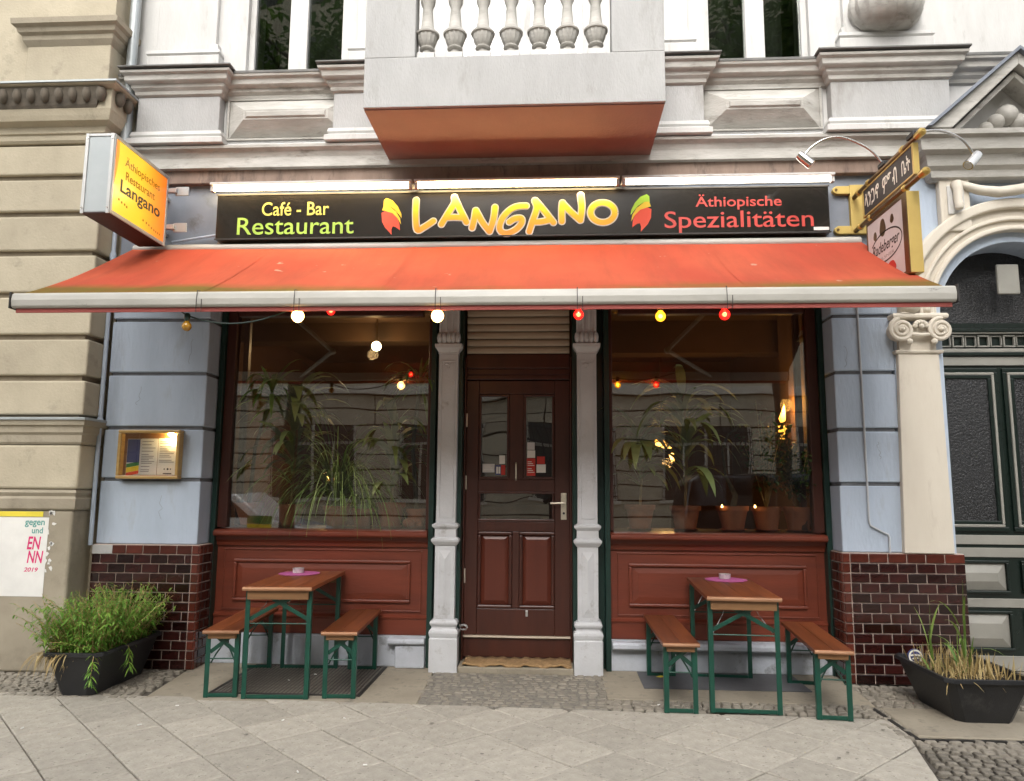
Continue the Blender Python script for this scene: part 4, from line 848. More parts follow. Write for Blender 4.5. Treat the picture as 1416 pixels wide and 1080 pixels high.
# ================================================================== SIGNS, AWNING, LAMPS ON THE FRONT
fs = thing('fascia_sign', 'long black shop sign reading LANGANO above the awning', 'shop sign', (0, -.1, 3.64))
MB().box(-2.662, 2.612, -.12, .028, 3.640, 4.055).build('board', 'black_board', fs, bev=.006)
e = MB(); e.box(-2.668, 2.618, -.126, -.1205, 3.640, 3.652); e.box(-2.668, 2.618, -.126, -.1205, 4.043, 4.055); e.build('trim', 'iron', fs)
LET = [[(-0.891, 3.975), (-0.892, 3.841), (-0.876, 3.708), (-0.812, 3.734), (-0.737, 3.785)], [(-0.666, 3.755), (-0.614, 3.846), (-0.558, 3.942), (-0.557, 3.997)], [(-0.557, 3.992), (-0.509, 3.89), (-0.449, 3.77)], [(-0.623, 3.814), (-0.561, 3.816), (-0.481, 3.812)], [(-0.4, 3.72), (-0.383, 3.797), (-0.371, 3.875)], [(-0.369, 3.875), (-0.312, 3.769), (-0.25, 3.686)], [(-0.248, 3.686), (-0.216, 3.795), (-0.204, 3.9)], [(0.064, 3.909), (-0.006, 3.906), (-0.07, 3.878), (-0.13, 3.816), (-0.161, 3.74), (-0.152, 3.687), (-0.096, 3.668), (-0.023, 3.7), (0.023, 3.752), (0.023, 3.797), (-0.033, 3.796), (-0.079, 3.768)], [(0.092, 3.68), (0.119, 3.77), (0.156, 3.889), (0.14, 3.956)], [(0.142, 3.956), (0.215, 3.869), (0.298, 3.758)], [(0.124, 3.763), (0.197, 3.766), (0.271, 3.782)], [(0.371, 3.766), (0.37, 3.857), (0.376, 3.932)], [(0.376, 3.929), (0.436, 3.861), (0.527, 3.774)], [(0.528, 3.774), (0.541, 3.883), (0.532, 3.998)], [(0.82, 3.839), (0.812, 3.806), (0.79, 3.778), (0.757, 3.759), (0.718, 3.753), (0.679, 3.76), (0.646, 3.78), (0.624, 3.808), (0.616, 3.842), (0.624, 3.875), (0.647, 3.904), (0.68, 3.922), (0.719, 3.928), (0.758, 3.921), (0.791, 3.901), (0.813, 3.873), (0.82, 3.839)]]
EMB = [[(0.954, 3.815), (0.959, 3.858), (0.992, 3.924), (1.038, 3.976), (1.093, 3.999), (1.115, 3.979), (1.117, 3.927), (1.074, 3.932), (1.019, 3.895), (0.982, 3.853)], [(0.958, 3.758), (0.968, 3.815), (1.005, 3.876), (1.074, 3.932), (1.114, 3.932), (1.127, 3.889), (1.091, 3.88), (1.036, 3.857), (0.99, 3.815)], [(0.966, 3.706), (0.972, 3.763), (0.99, 3.815), (1.036, 3.862), (1.1, 3.882), (1.131, 3.865), (1.126, 3.789), (1.098, 3.733), (1.038, 3.667), (1.041, 3.714), (1.03, 3.743), (1.003, 3.734)]]
GRP = [[0], [1, 2, 3], [4, 5, 6], [7], [8, 9, 10], [11, 12, 13], [14]]
for g in GRP:
    o_, f_ = MB(), MB()
    for q, k in enumerate(g): o_.stroke(LET[k], .0335, on_y(-.1225 - .0004 * q)); f_.stroke(LET[k], .0235, on_y(-.1245 - .0004 * q))
    oo = o_.build('letter', 'letter_white', fs); f_.build('letter_fill', 'langano', oo)
for sx in (1, -1):
    for k, (q, mt) in enumerate(zip(EMB, ('em_green', 'em_yellow', 'em_red'))):
        P = [(x if sx > 0 else -.060 - x, z) for x, z in q]
        MB().poly([(x, -.1225 - .0004 * k, z) for x, z in P]).build('emblem_leaf', mt if not (sx < 0 and k == 0) else 'em_yellow', fs)  # left green leaf turned yellow: glare put into its colour
for s_, u0, u1, v1, v0, mt, bo in (('Café - Bar', -2.255, -1.656, 3.977, 3.853, 'letter_yellow', .01), ('Restaurant', -2.469, -1.433, 3.839, 3.683, 'letter_lime', .005), ('Äthiopische', 1.501, 2.22, 3.989, 3.852, 'letter_red', .012), ('Spezialitäten', 1.239, 2.478, 3.843, 3.637, 'letter_red', .005)):
    text(s_, u0, u1, v0 + (.012 if s_[0] == 'S' else 0), v1, on_y(-.1225), bold=bo).build('lettering', mt, fs)
MB().box(2.475, 2.60, -.1235, -.1205, 3.662, 3.690).build('maker_label', 'paper', fs)
# strip lights over the sign
for k, (a, b, mt, lab) in enumerate(((-2.70, -.92, 'tube_lit', 'brightly lit strip light at the left end above the black sign'), (-.90, .86, 'tube_lit', 'lit strip light in the middle above the black sign'), (.88, 2.645, 'tube_cool', 'faintly lit strip light at the right end above the black sign'))):
    t_ = thing('strip_light', lab, 'strip light', (a, -.2, 4.1), 'strip lights above the sign')
    MB().box(a, b, -.205, -.03, 4.112, 4.136).build('housing', 'white', t_, bev=.006)
    MB().tube([(a + .03, -.165, 4.086), (b - .03, -.165, 4.086)], .016, 12).build('tube', mt, t_, smooth=True)
    e = MB(); e.box(a + .002, a + .03, -.189, -.141, 4.06, 4.1115); e.box(b - .03, b - .002, -.189, -.141, 4.06, 4.1115); e.build('end_cap', 'white', t_, bev=.004)

aw = thing('awning', 'orange-red canvas awning stained along its lower hem over the shop front', 'awning', (0, -.1, 2.7))
XA, XB = -3.405, 2.865; na, nb = 260, 22; m = MB(); m.v = []
def cloth_z(x, t):
    pn = ((x - XA) / (XB - XA) * 5) % 1
    return 3.565 - .765 * t - .034 * math.sin(math.pi * t) - .016 * math.sin(math.pi * pn) ** 2 * math.sin(math.pi * t) + .005 * math.sin(x * 9 + t * 5) * t * (1 - t) * 4 + .004 * math.sin(x * 23 + 3 * math.sin(x * 2)) * (.25 + t * (1 - t) * 2) + .006 * math.sin(x * 1.7 + 1)
for j in range(nb + 1):
    t = j / nb
    for i in range(na + 1):
        x = XA + (XB - XA) * i / na; z = cloth_z(x, t)
        m.v.append((x, -.10 + (-1.425 + .10) * t, z))
for j in range(nb):
    for i in range(na): a = j * (na + 1) + i; m.f.append((a, a + 1, a + na + 2, a + na + 1))
m.build('canvas', 'canvas', aw, smooth=True)
ln = MB(); ln.v = [(v[0], v[1], v[2] - .006) for v in m.v]; ln.f = list(m.f); ln.build('underside_shade', 'underside_shade', aw, smooth=True)  # added brown sheet darkens the canvas underside mirrored in the glass
for k in range(1, 5):
    x = XA + (XB - XA) * k / 5; sm = MB()
    for j in range(nb):
        t0, t1 = j / nb, (j + 1) / nb; zz = lambda t: cloth_z(x, t) + .0030
        sm.quad((x - .012, -.10 - 1.325 * t0, zz(t0)), (x + .012, -.10 - 1.325 * t0, zz(t0)), (x + .012, -.10 - 1.325 * t1, zz(t1)), (x - .012, -.10 - 1.325 * t1, zz(t1)))
    sm.build('seam', 'canvas', aw)
fb = MB().prism([(-1.42, 2.705), (-1.475, 2.702), (-1.488, 2.715), (-1.492, 2.755), (-1.486, 2.795), (-1.47, 2.808), (-1.42, 2.810)], 'x', XA, XB).build('front_bar', 'awn_bar', aw, bev=.004)
MB().box(XB + .0005, XB + .012, -1.497, -1.415, 2.697, 2.813).build('end_cap', 'iron', fb, bev=.004); MB().box(XA - .012, XA - .0005, -1.497, -1.415, 2.697, 2.813).build('end_cap', 'iron', fb, bev=.004)
MB().box(XA + .02, XB - .02, -1.462, -1.452, 2.672, 2.7015).build('hem', 'hem_cloth', aw)
MB().tube([(XA, -.075, 3.575), (XB, -.075, 3.575)], .04, 12).build('roller', 'awn_bar', aw, smooth=True)
for s0, x in ((1, -2.55), (-1, 2.0)):
    m = MB(); el = (x + s0 * .55, -.72, 2.905); m.tube([(x, -.06, 3.42), el], .022, 10); m.tube([el, (x - s0 * .02, -1.40, 2.745)], .020, 10); m.sphere(el, .035)
    m.box(x - .05, x + .05, -.10, .0, 3.36, 3.50); m.build('folding_arm', 'awn_bar', aw, smooth=True)
for x in (-2.10, -1.43, -.48, .455, 1.42):
    m = MB(); m.tube([(x, -1.494, 2.66), (x, -1.497, 2.70), (x, -1.499, 2.755), (x, -1.49, 2.812), (x + .003, -1.45, 2.818)], .0025, 5); m.tube([(x + .035, -1.494, 2.66), (x + .035, -1.497, 2.71), (x + .035, -1.499, 2.75)], .0025, 5); m.build('wire_tie', 'iron', aw)

# festoon of coloured bulbs under the bar
sl_ = thing('string_lights', 'green cable of coloured bulbs hanging under the awning bar', 'string lights', (0, -1.4, 2.6))
BU = [(-2.205, -1.40, 2.585, 'bulb_off', .033), (-1.424, -1.43, 2.645, 'bulb_warm', .042), (-1.27, -1.20, 2.735, 'bulb_red', .030), (-.474, -1.43, 2.640, 'bulb_warm', .042), (.465, -1.42, 2.645, 'bulb_red', .034), (1.008, -1.38, 2.640, 'bulb_amber', .034), (1.423, -1.40, 2.645, 'bulb_red', .036)]
cab = []; tops = [(x, y, z + .075) for x, y, z, *_ in BU]
for k in range(len(tops) - 1):
    a, b = Vector(tops[k]), Vector(tops[k + 1])
    for q in range(10): t = q / 10; p = a.lerp(b, t); p.z -= (.16 if k == 0 else .03) * 4 * t * (1 - t) * (.6 if k else .55); cab.append(tuple(p))
cab.append(tops[-1]); cab.append((1.8, -1.2, 2.80)); cab = [(-2.45, -1.1, 2.86), (-2.30, -1.3, 2.71)] + cab
MB().tube(cab, .0055, 6).build('cable', 'darkgreen', sl_, smooth=True)
for x, y, z, mt, r in BU:
    b_ = MB().lathe([(.3 * r, -r), (.62 * r, -.82 * r), (.95 * r, -.35 * r), (r, .05 * r), (.86 * r, .5 * r), (.55 * r, .85 * r), (.42 * r, 1.1 * r)], (x, y, z), 20).build('bulb', mt, sl_, smooth=True)
    if mt != 'bulb_off': MB().sphere((x, y, z), r * .42, 10, 8).build('filament', 'bulb_core', b_, smooth=True)
    MB().lathe([(.018, 0), (.020, .01), (.020, .045), (.012, .055)], (x, y, z + 1.08 * r), 12).build('socket', 'darkgreen', b_, smooth=True)

# lit box sign on the left
bx = thing('box_sign', 'yellow illuminated box sign sticking out from the wall at upper left', 'sign', (-3.19, -.15, 3.55))
X0, X1 = -3.30, -3.08
bo_ = MB(); bo_.box(X0, X1 - .002, -1.0, -.195, 3.566, 4.19); bo_.build('housing', 'alu', bx, bev=.006)
MB().box(X0 + .002, X1 - .004, -.998, -.197, 3.560, 3.5655).build('bottom_tray', 'box_under', bx)
e = MB()
for x in (X0 - .003, X1 - .022): e.box(x, x + .025, -1.008, -.998, 3.556, 4.198)
e.box(X0 + .022, X1 - .022, -1.006, -1.0005, 4.175, 4.197); e.build('edge_profile', 'alu_edge', bx, bev=.002)
m = MB()
for x in (X0 + .01, X1 - .01):
    for z in (3.60, 4.16): MB().tube([(x, -1.012, z), (x, -1.006, z)], .007, 8).build('screw', 'chrome', bx)

fc = MB().box(X1 - .0015, X1 + .004, -.975, -.215, 3.592, 4.165).build('lit_face', 'box_face', bx)
e = MB()
e.box(X1 - .001, X1 + .010, -1.0, -.976, 3.56, 4.195); e.box(X1 - .001, X1 + .010, -.214, -.19, 3.56, 4.195); e.box(X1 - .001, X1 + .010, -.9755, -.2145, 4.166, 4.195); e.box(X1 - .001, X1 + .010, -.9755, -.2145, 3.56, 3.591); e.build('face_frame', 'alu', bx, bev=.003)
em2 = emis('box_orange', (.90, .16, .02), .6, (.8, .2, .03)); fx = on_x(X1 + .0048)
MB().poly([fx(*p) for p in ((-.974, 4.163), (-.935, 4.163), (-.93, 4.05), (-.945, 3.92), (-.965, 3.82), (-.974, 3.78))]).build('printed_edge', 'box_orange', fc)
for s_, u0, u1, v0, v1, bo in (('Äthiopisches', -.845, -.325, 3.985, 4.085, .012), ('Restaurant', -.825, -.395, 3.895, 3.965, .015), ('Langano', -.885, -.300, 3.745, 3.880, .02)):
    text(s_, u0, u1, v0, v1, on_x(X1 + .0055), bold=bo).build('lettering', 'bulb_off' if s_[0] != 'L' else 'ink_dark', fc)
m = MB(); rr = random.Random(3)
for (u, v) in ((-.90, 3.70), (-.86, 3.69), (-.82, 3.688), (-.79, 3.68), (-.55, 3.66), (-.50, 3.655), (-.46, 3.65), (-.38, 3.635), (-.35, 3.632), (-.32, 3.63), (-.29, 3.63), (-.42, 3.64)): m.quad(*[fx(u + a, v + b) for a, b in ((0, 0), (.018, 0), (.018, .018), (0, .018))])
m.build('small_print', 'bulb_off', fc)
for z in (3.72, 4.05): m = MB(); m.box(-3.21, -3.00, -.20, -.165, z, z + .04); m.box(-3.02, -2.90, -.172, -.16, z - .02, z + .06); m.box(-3.20, -3.17, -.165, .03, z + .005, z + .035); m.build('bracket', 'alu', bx, bev=.003)
MB().tube([(-3.1, -.02, 3.66), (-2.70, -.02, 3.72)], .012, 8).build('supply_cable', 'blue', bx)

# hanging sign at the right, black over white, brass rods
hg = thing('hanging_sign', 'brass-framed hanging sign with a black panel over a white beer panel', 'sign', (2.86, 0, 3.0))
HX = 2.862
pb = MB(); P = [(2.83, 3.665), (2.99, 3.665), (2.99, 4.10), (2.83, 4.10)]
pb.prism(P, 'y', -.014, .028); 
for z in (3.70, 4.055): pb.prism([(2.829, z - .035), (2.829, z + .035), (2.72, z + .035), (2.695, z + .02), (2.687, z), (2.695, z - .02), (2.72, z - .035)], 'y', -.014, .028)
wp = pb.build('wall_plate', 'brass_paint', hg, bev=.003)
for z in (3.70, 4.055): MB().tube([(2.715, -.013, z), (2.715, -.020, z)], .012, 10).build('screw', 'bronze', wp)
for z, yn in ((3.985, -1.225), (3.690, -1.245)):
    rd = MB().tube([(HX, -.01, z), (HX, yn + .09, z)], .020, 14).build('rod', 'bronze', hg, smooth=True)
    MB().tube([(HX, yn + .10, z), (HX, yn + .09, z), (HX, yn + .02, z), (HX, yn, z)], [.019, .028, .029, .012], 14).build('finial', 'brass', rd, smooth=True)
    for y in (-.12, -.32, -.92): MB().tube([(HX, y - .02, z), (HX, y - .012, z), (HX, y + .012, z), (HX, y + .02, z)], [.021, .029, .029, .021], 14).build('collar', 'brass', rd, smooth=True)
up_ = MB().box(HX - .014, HX + .014, -1.075, -.235, 3.735, 3.945).build('upper_panel', 'ink_dark', hg, bev=.002)
e = MB()
for x in (HX - .017, HX - .016): pass
e.box(HX - .02, HX + .02, -1.10, -1.0755, 3.722, 3.955); e.box(HX - .018, HX + .018, -.2345, -.215, 3.722, 3.955); e.box(HX - .019, HX + .019, -1.0754, -.235, 3.9455, 3.956); e.box(HX - .019, HX + .019, -1.0754, -.235, 3.722, 3.7345); e.build('frame', 'brass_paint', up_, bev=.002)
text('ላንጋኖ', .255, .525, 3.775, 3.905, lambda u, v: (HX - .0155, -u, v), bold=.02).build('lettering', 'letter_white', up_)
text('ምግብ', .585, .830, 3.775, 3.905, lambda u, v: (HX - .0155, -u, v), bold=.02).build('lettering', 'letter_white', up_)
text('ቤት', .905, 1.040, 3.785, 3.905, lambda u, v: (HX - .0155, -u, v), bold=.02).build('lettering', 'letter_white', up_)
lo_ = MB().box(HX - .045, HX + .045, -1.02, -.335, 3.03, 3.63).build('lower_panel', 'brass_paint', hg, bev=.004)
MB().box(HX - .0475, HX - .0455, -.945, -.355, 3.06, 3.60).build('white_face', 'lilac', lo_)
e = MB(); xa, xb = HX - .0500, HX - .0456
for (a, b, c, d) in ((-1.018, -.9455, 3.032, 3.628), (-.3545, -.337, 3.032, 3.628), (-.945, -.355, 3.601, 3.628), (-.945, -.355, 3.032, 3.0595)): e.box(xa, xb, a, b, c, d)
e.build('panel_border', 'bronze', lo_, bev=.001)
lf = lambda u, v: (HX - .0482, -u, v)
text('Radeberger', .42, .885, 3.285, 3.40, lf, shear=.35, bold=.012).build('lettering', 'ink_dark', lo_)
el_ = MB(); pts = [(.655 + .265 * math.cos(t), 3.345 + .115 * math.sin(t)) for t in [R(-170 + 20 * k) for k in range(17)]]; el_.stroke(pts, .006, lf); el_.build('oval_line', 'ink_dark', lo_)
text('PILSNER', .53, .79, 3.255, 3.278, lf).build('lettering', 'ink_grey', lo_)
for (u, v, a, b) in ((.62, 3.50, .052, .07), (.78, 3.515, .03, .035), (.485, 3.475, .03, .035), (.73, 3.155, .075, .05)):
    MB().poly([lf(u + a * math.cos(t) * (1 - .12 * math.sin(3 * t)), v + b * math.sin(t)) for t in [R(20 * k) for k in range(18)]]).build('seal', 'ink_red' if a > .07 else 'bronze', lo_)
for s0, p0, pts, hx in ((-1, (HX, -.60, 4.0), [(HX, -.60, 4.005), (HX - .10, -.60, 4.14), (HX - .28, -.58, 4.25), (HX - .42, -.57, 4.25), (HX - .54, -.56, 4.18), (HX - .60, -.56, 4.10)], -1), (1, (HX, -1.12, 4.0), [(HX, -1.08, 4.0), (HX + .08, -1.08, 4.045), (HX + .22, -1.05, 4.06), (HX + .36, -1.0, 4.03), (HX + .44, -.97, 3.97), (HX + .485, -.95, 3.90)], 1)):
    g = thing('gooseneck_lamp', 'chrome gooseneck spotlight curving left from the top of the hanging sign' if s0 < 0 else 'chrome gooseneck spotlight curving right from the tip of the hanging sign', 'lamp', p0, 'gooseneck lamps of the hanging sign')
    sm = []
    for k in range(len(pts) - 1):
        a, b, c, d = [Vector(pts[max(0, min(len(pts) - 1, k + q))]) for q in (-1, 0, 1, 2)]
        for q in range(5): t = q / 5; sm.append(tuple(.5 * (2 * b + (c - a) * t + (2 * a - 5 * b + 4 * c - d) * t * t + (3 * b - a - 3 * c + d) * t ** 3)))
    sm.append(pts[-1]); MB().tube(sm, .009, 10).build('stem', 'chrome', g, smooth=True)
    p = Vector(pts[-1]); d = Vector((-s0 * .55, -.15, -.6)).normalized(); q = p - d * .01
    hdm = MB(); hdm.tube([tuple(q - d * .035), tuple(q - d * .03), tuple(q), tuple(q + d * .10)], [.012, .034, .038, .038], 16); h_ = hdm.build('head', 'chrome', g, smooth=True)
    MB().tube([tuple(q + d * .1005), tuple(q + d * .104)], .028, 16).build('lens', 'paper', h_)
    MB().box(pts[0][0] - .03, pts[0][0] + .03, pts[0][1] - .05, pts[0][1] + .05, 3.995, 4.03).build('clamp', 'dark_metal', g, bev=.006)

# menu case
mc = thing('menu_case', 'wooden glazed menu case with a small lit lamp on the blue pier', 'menu case', (-3.16, 0, 1.56))
a, b, z0, z1 = -3.43, -2.885, 1.560, 1.978
f = MB(); t = .028; f.box(a, b, -.075, -.001, z0, z0 + t); f.box(a, b, -.075, -.001, z1 - t, z1); f.box(a, a + t, -.075, -.001, z0 + t + .0005, z1 - t - .0005); f.box(b - t, b, -.075, -.001, z0 + t + .0005, z1 - t - .0005); f.build('frame', 'oak', mc, bev=.006)
MB().box(a + t, b - t, -.012, -.001, z0 + t, z1 - t).build('back_board', 'raw_wood', mc)
MB().box(a + .055, -3.255, -.0150, -.0125, z0 + .035, z1 - .075).build('menu_sheet', 'paper', mc)
MB().box(-3.253, -3.105, -.0152, -.0125, z0 + .035, z1 - .072).build('menu_sheet', 'paper', mc)
MB().box(-3.10, b - .045, -.0150, -.0125, z0 + .035, z1 - .070).build('menu_sheet', 'paper', mc)
MB().box(a + .057, -3.262, -.0160, -.0155, 1.70, z1 - .078).build('photo_print', 'ink_blue', mc)
for k, (c_, d_, mt) in enumerate(((1.668, 1.70, 'ink_green'), (1.625, 1.667, 'em_yellow'), (1.597, 1.624, 'em_red'))): MB().quad((a + .057, -.0160, c_ - .012), (-3.262, -.0160, c_ + .008), (-3.262, -.0160, d_ + .008), (a + .057, -.0160, d_ - .012)).build('photo_print', mt, mc)
m = MB(); rr = random.Random(5)
for (u0, u1) in ((-3.245, -3.12), (-3.085, -2.95)):
    z = z1 - .10
    while z > z0 + (.06 if u0 < -3.2 else .12): l = rr.uniform(.5, 1); m.box(u0, u0 + (u1 - u0) * l, -.0162, -.0158, z, z + .006); z -= rr.choice((.015, .015, .028))
m.build('menu_print', 'ink_grey', mc)
m = MB()
for x in (-3.035, -3.005, -2.98): m.tube([(x, -.0165, 1.645), (x, -.0158, 1.645)], .009 if x == -3.005 else .006, 10)
m.box(-3.045, -2.97, -.0163, -.0158, 1.603, 1.611); m.build('menu_logo', 'ink_dark', mc)
lm = MB(); lm.tube([(-3.00, -.045, 1.940), (-2.955, -.045, 1.940)], .010, 10); lm.build('lamp', 'menu_lamp', mc, smooth=True)
pl_ = bpy.data.lights.new('menu_light', 'POINT'); pl_.energy = .9; pl_.color = (1, .72, .32); pl_.shadow_soft_size = .012; po = bpy.data.objects.new('menu_light', pl_); C.objects.link(po); po.parent = mc; po.matrix_parent_inverse = Matrix.Translation(-ROOT_LOC[mc.name]); po.location = (-2.978, -.045, 1.918)
MB().box(a + t + .0005, b - t - .0005, -.066, -.063, z0 + t + .0005, z1 - t - .0005).build('glass_pane', 'pane_clear', mc)

# poster on the neighbour's wall
po_ = thing('poster', 'white street poster with magenta letters on the beige wall', 'poster', (-4.1, -.24, .6))
MB().box(-4.42, -3.872, -.2305, -.2285, .597, 1.236).build('sheet', 'paper', po_)
MB().box(-4.42, -3.925, -.2315, -.2307, 1.242, 1.284).build('yellow_strip', 'paper_yellow', po_)
pf_ = on_y(-.2312)
for s_, u0, u1, v0, v1, mt, sh_ in (('gegen', -4.075, -3.905, 1.155, 1.210, 'ink_teal', 0), ('und', -4.01, -3.915, 1.105, 1.155, 'ink_teal', 0), ('EN', -4.04, -3.925, .975, 1.080, 'ink_magenta', .15), ('NN', -4.03, -3.895, .865, .965, 'ink_magenta', .15), ('2019', -4.05, -3.93, .795, .830, 'ink_magenta', .2)):
    text(s_, u0, u1, v0, v1, pf_, shear=sh_, bold=.02).build('lettering', mt, po_)
m = MB(); rr = random.Random(9)
for k in range(14): u, v = -3.872 + rr.uniform(0, .06), rr.uniform(.8, 1.30); m.poly([(u + rr.uniform(.0, .03) * math.cos(t), -.2306, v + rr.uniform(.01, .03) * math.sin(t)) for t in (0, 1.2, 2.5, 3.9, 5)])
m.build('torn_paper', 'paper', po_)
# wire down the right pier
cw = MB().tube([(2.838, -.010, 3.46), (2.845, -.010, 2.2), (2.842, -.010, 1.26), (2.85, -.012, 1.225), (2.94, -.012, 1.175), (2.985, -.012, 1.155), (2.992, -.012, 1.13), (2.992, -.012, 1.01)], .0085, 8).build('wall_cable', 'wire_grey', None, smooth=True)
tag(cw, 'thin grey cable running down the right blue pier with a kink', 'cable')

# ================================================================== BEER TABLES AND BENCHES
def trestle(t, y, w_, h, ins, face):
    """one folded-down leg frame: two angle-iron legs, foot bar, stretcher, crossed braces. face: -1 looks to the street"""
    x = w_ / 2 - ins
    for sx in (-1, 1):
        m = MB(); m.box(sx * x - .017, sx * x + .017, y - .003, y + .003, 0, h); m.box(sx * x + sx * .0135 - .0035, sx * x + sx * .0135 + .0035, y + .0032, y + .034, 0, h); m.build('leg', 'green_steel', t, bev=.0015)
    m = MB(); m.box(-x + .017, x - .017, y + .006, y + .034, .012, .017); m.box(-x + .017, x - .017, y + .002, y + .0058, .003, .030); m.build('foot_bar', 'green_steel', t, bev=.0015)
    zs = h * .69 if h > .6 else h * .60
    MB().tube([(-x + .01, y + .012, zs), (x - .01, y + .012, zs)], .005, 8).build('stretcher', 'green_steel', t)
    zb = h * .73 if h > .6 else h * .70; zt = h - .02
    for sx, q in ((-1, 0), (1, .0075)):
        m = MB(); a = Vector((sx * (x - .012), y + .010 + q, zb)); b = Vector((-sx * x * .55, y + .010 + q, zt)); d = (b - a).normalized(); n = Vector((-d.z, 0, d.x)) * .014
        m.v = [tuple(p + n * s + Vector((0, o, 0))) for o in (0, .006) for p, s in ((a, -1), (b, -1), (b, 1), (a, 1))]; m.f = [(0, 1, 2, 3), (7, 6, 5, 4), (0, 4, 5, 1), (1, 5, 6, 2), (2, 6, 7, 3), (3, 7, 4, 0)]
        m.build('brace', 'green_steel', t, bev=.001)
        if h < .6: MB().tube([(sx * (x - .014), y + .03, h * .52), (sx * (x - .045), y + .04, h * .66), (sx * (x - .085), y + .06, h * .80), (sx * (x - .09), y + .09, h * .93)], .006, 6).build('stay', 'green_steel', t)
        else: MB().tube([(sx * (x - .02), y + .03, h * .70), (sx * (x - .10), y + .10, h * .86), (sx * (x - .13), y + .14, h - .02)], .0025, 5).build('stay', 'chrome', t)
def beer(name, label, cat, group, x, y0, y1, rot, w_, top, th, nb):
    """local frame: origin on the ground in the middle of the street end, length along +Y"""
    t = thing(name, label, cat, (x, y0, 0), group, rotz=rot); L_ = y1 - y0; pw = w_ / nb
    for k in range(nb):
        a = -w_ / 2 + pw * k; MB().box(a + .0006, a + pw - .0006, .012, L_, top - th, top + random.uniform(-.0006, .0006)).build('plank', 'beer_wood', t, bev=.0025)
    MB().prism([(.0118, top - th), (.004, top - th + .003), (0, top - th * .5), (.004, top - .003), (.0118, top - .0005)], 'x', -w_ / 2 + .001, w_ / 2 - .001).build('worn_end', 'worn_edge', t)
    hb = .062 if top > .6 else .036
    MB().box(-w_ / 2 + .03, w_ / 2 - .03, .03, .055, top - th - hb, top - th - .0005).build('batten', 'raw_wood', t, bev=.003)
    MB().box(-w_ / 2 + .03, w_ / 2 - .03, L_ - .09, L_ - .065, top - th - hb, top - th - .0005).build('batten', 'raw_wood', t, bev=.003)
    trestle(t, .062, w_, top - th - (hb if False else .003), .028, -1); trestle(t, L_ - .125, w_, top - th - .003, .028, 1)
    return t
GT, GB_ = 'beer tables outside the restaurant', 'beer benches outside the restaurant'
tl = beer('beer_table', 'varnished beer garden table with green legs left of the door', 'table', GT, -1.685, -.875, .215, R(3.2), .50, .785, .028, 4)
tr_ = beer('beer_table', 'varnished beer garden table with green legs right of the door', 'table', GT, 1.597, -.965, .185, R(-3.0), .50, .775, .028, 4)
beer('beer_bench', 'wooden beer bench with green legs, leftmost of the four, beside the brick pier', 'bench', GB_, -2.085, -.865, .19, R(5.5), .26, .475, .026, 2)
beer('beer_bench', 'wooden beer bench with green legs between the left table and the door', 'bench', GB_, -1.235, -.825, .215, R(3.5), .26, .472, .026, 2)
beer('beer_bench', 'wooden beer bench with green legs between the door and the right table', 'bench', GB_, 1.163, -.985, .19, R(-.3), .25, .468, .026, 2)
beer('beer_bench', 'wooden beer bench with green legs, rightmost of the four, beside the brick pier', 'bench', GB_, 2.145, -1.065, .04, R(-5.5), .25, .455, .026, 2)
for x, y, z, r, ax, ay, lab in ((-1.815, -.02, .7862, .165, -.02, .03, 'on the left table'), (1.70, .035, .7762, .165, .0, .05, 'on the right table')):
    m = MB(); n = 40
    m.v = [(x, y, z + .003)] + [(x + r * math.cos(2 * math.pi * k / n) * (1 + .02 * (k % 2)), y + r * math.sin(2 * math.pi * k / n) * (1 + .02 * (k % 2)), z + .003) for k in range(n)] + [(x + r * math.cos(2 * math.pi * k / n), y + r * math.sin(2 * math.pi * k / n), z + .0004) for k in range(n)]
    for k in range(n): j = (k + 1) % n; m.f += [(0, 1 + k, 1 + j), (1 + k, 1 + n + k, 1 + n + j, 1 + j)]
    tag(m.build('placemat', 'pink'), 'round pink placemat ' + lab, 'placemat', 'pink placemats')
    at = MB().lathe([(.042, .0), (.046, .004), (.046, .034), (.048, .038), (.042, .038), (.040, .010), (.001, .009)], (x + ax, y + ay, z + .0035), 24).build('ashtray', 'tin', smooth=True)
    tag(at, 'small round metal ashtray on the pink placemat ' + lab, 'ashtray', 'ashtrays')
mt_ = MB(); n = 30
for j in range(5):
    for i in range(n + 1):
        x = -.455 + .90 * i / n; y = .066 + .245 * j / 4; mt_.v.append((x, y, .066 + .012 * (j == 4) + .010 * math.sin(i * .75 + .6) * (1 if j == 0 else .5 if j == 1 else .25) + .006 * math.sin(i * 1.9)))
for j in range(4):
    for i in range(n): a = j * (n + 1) + i; mt_.f.append((a, a + 1, a + n + 2, a + n + 1))
o = mt_.build('doormat', 'coir', smooth=True); sd_ = o.modifiers.new('s', 'SOLIDIFY'); sd_.thickness = .012; tag(o, 'worn brown coir doormat on the restaurant step', 'doormat')

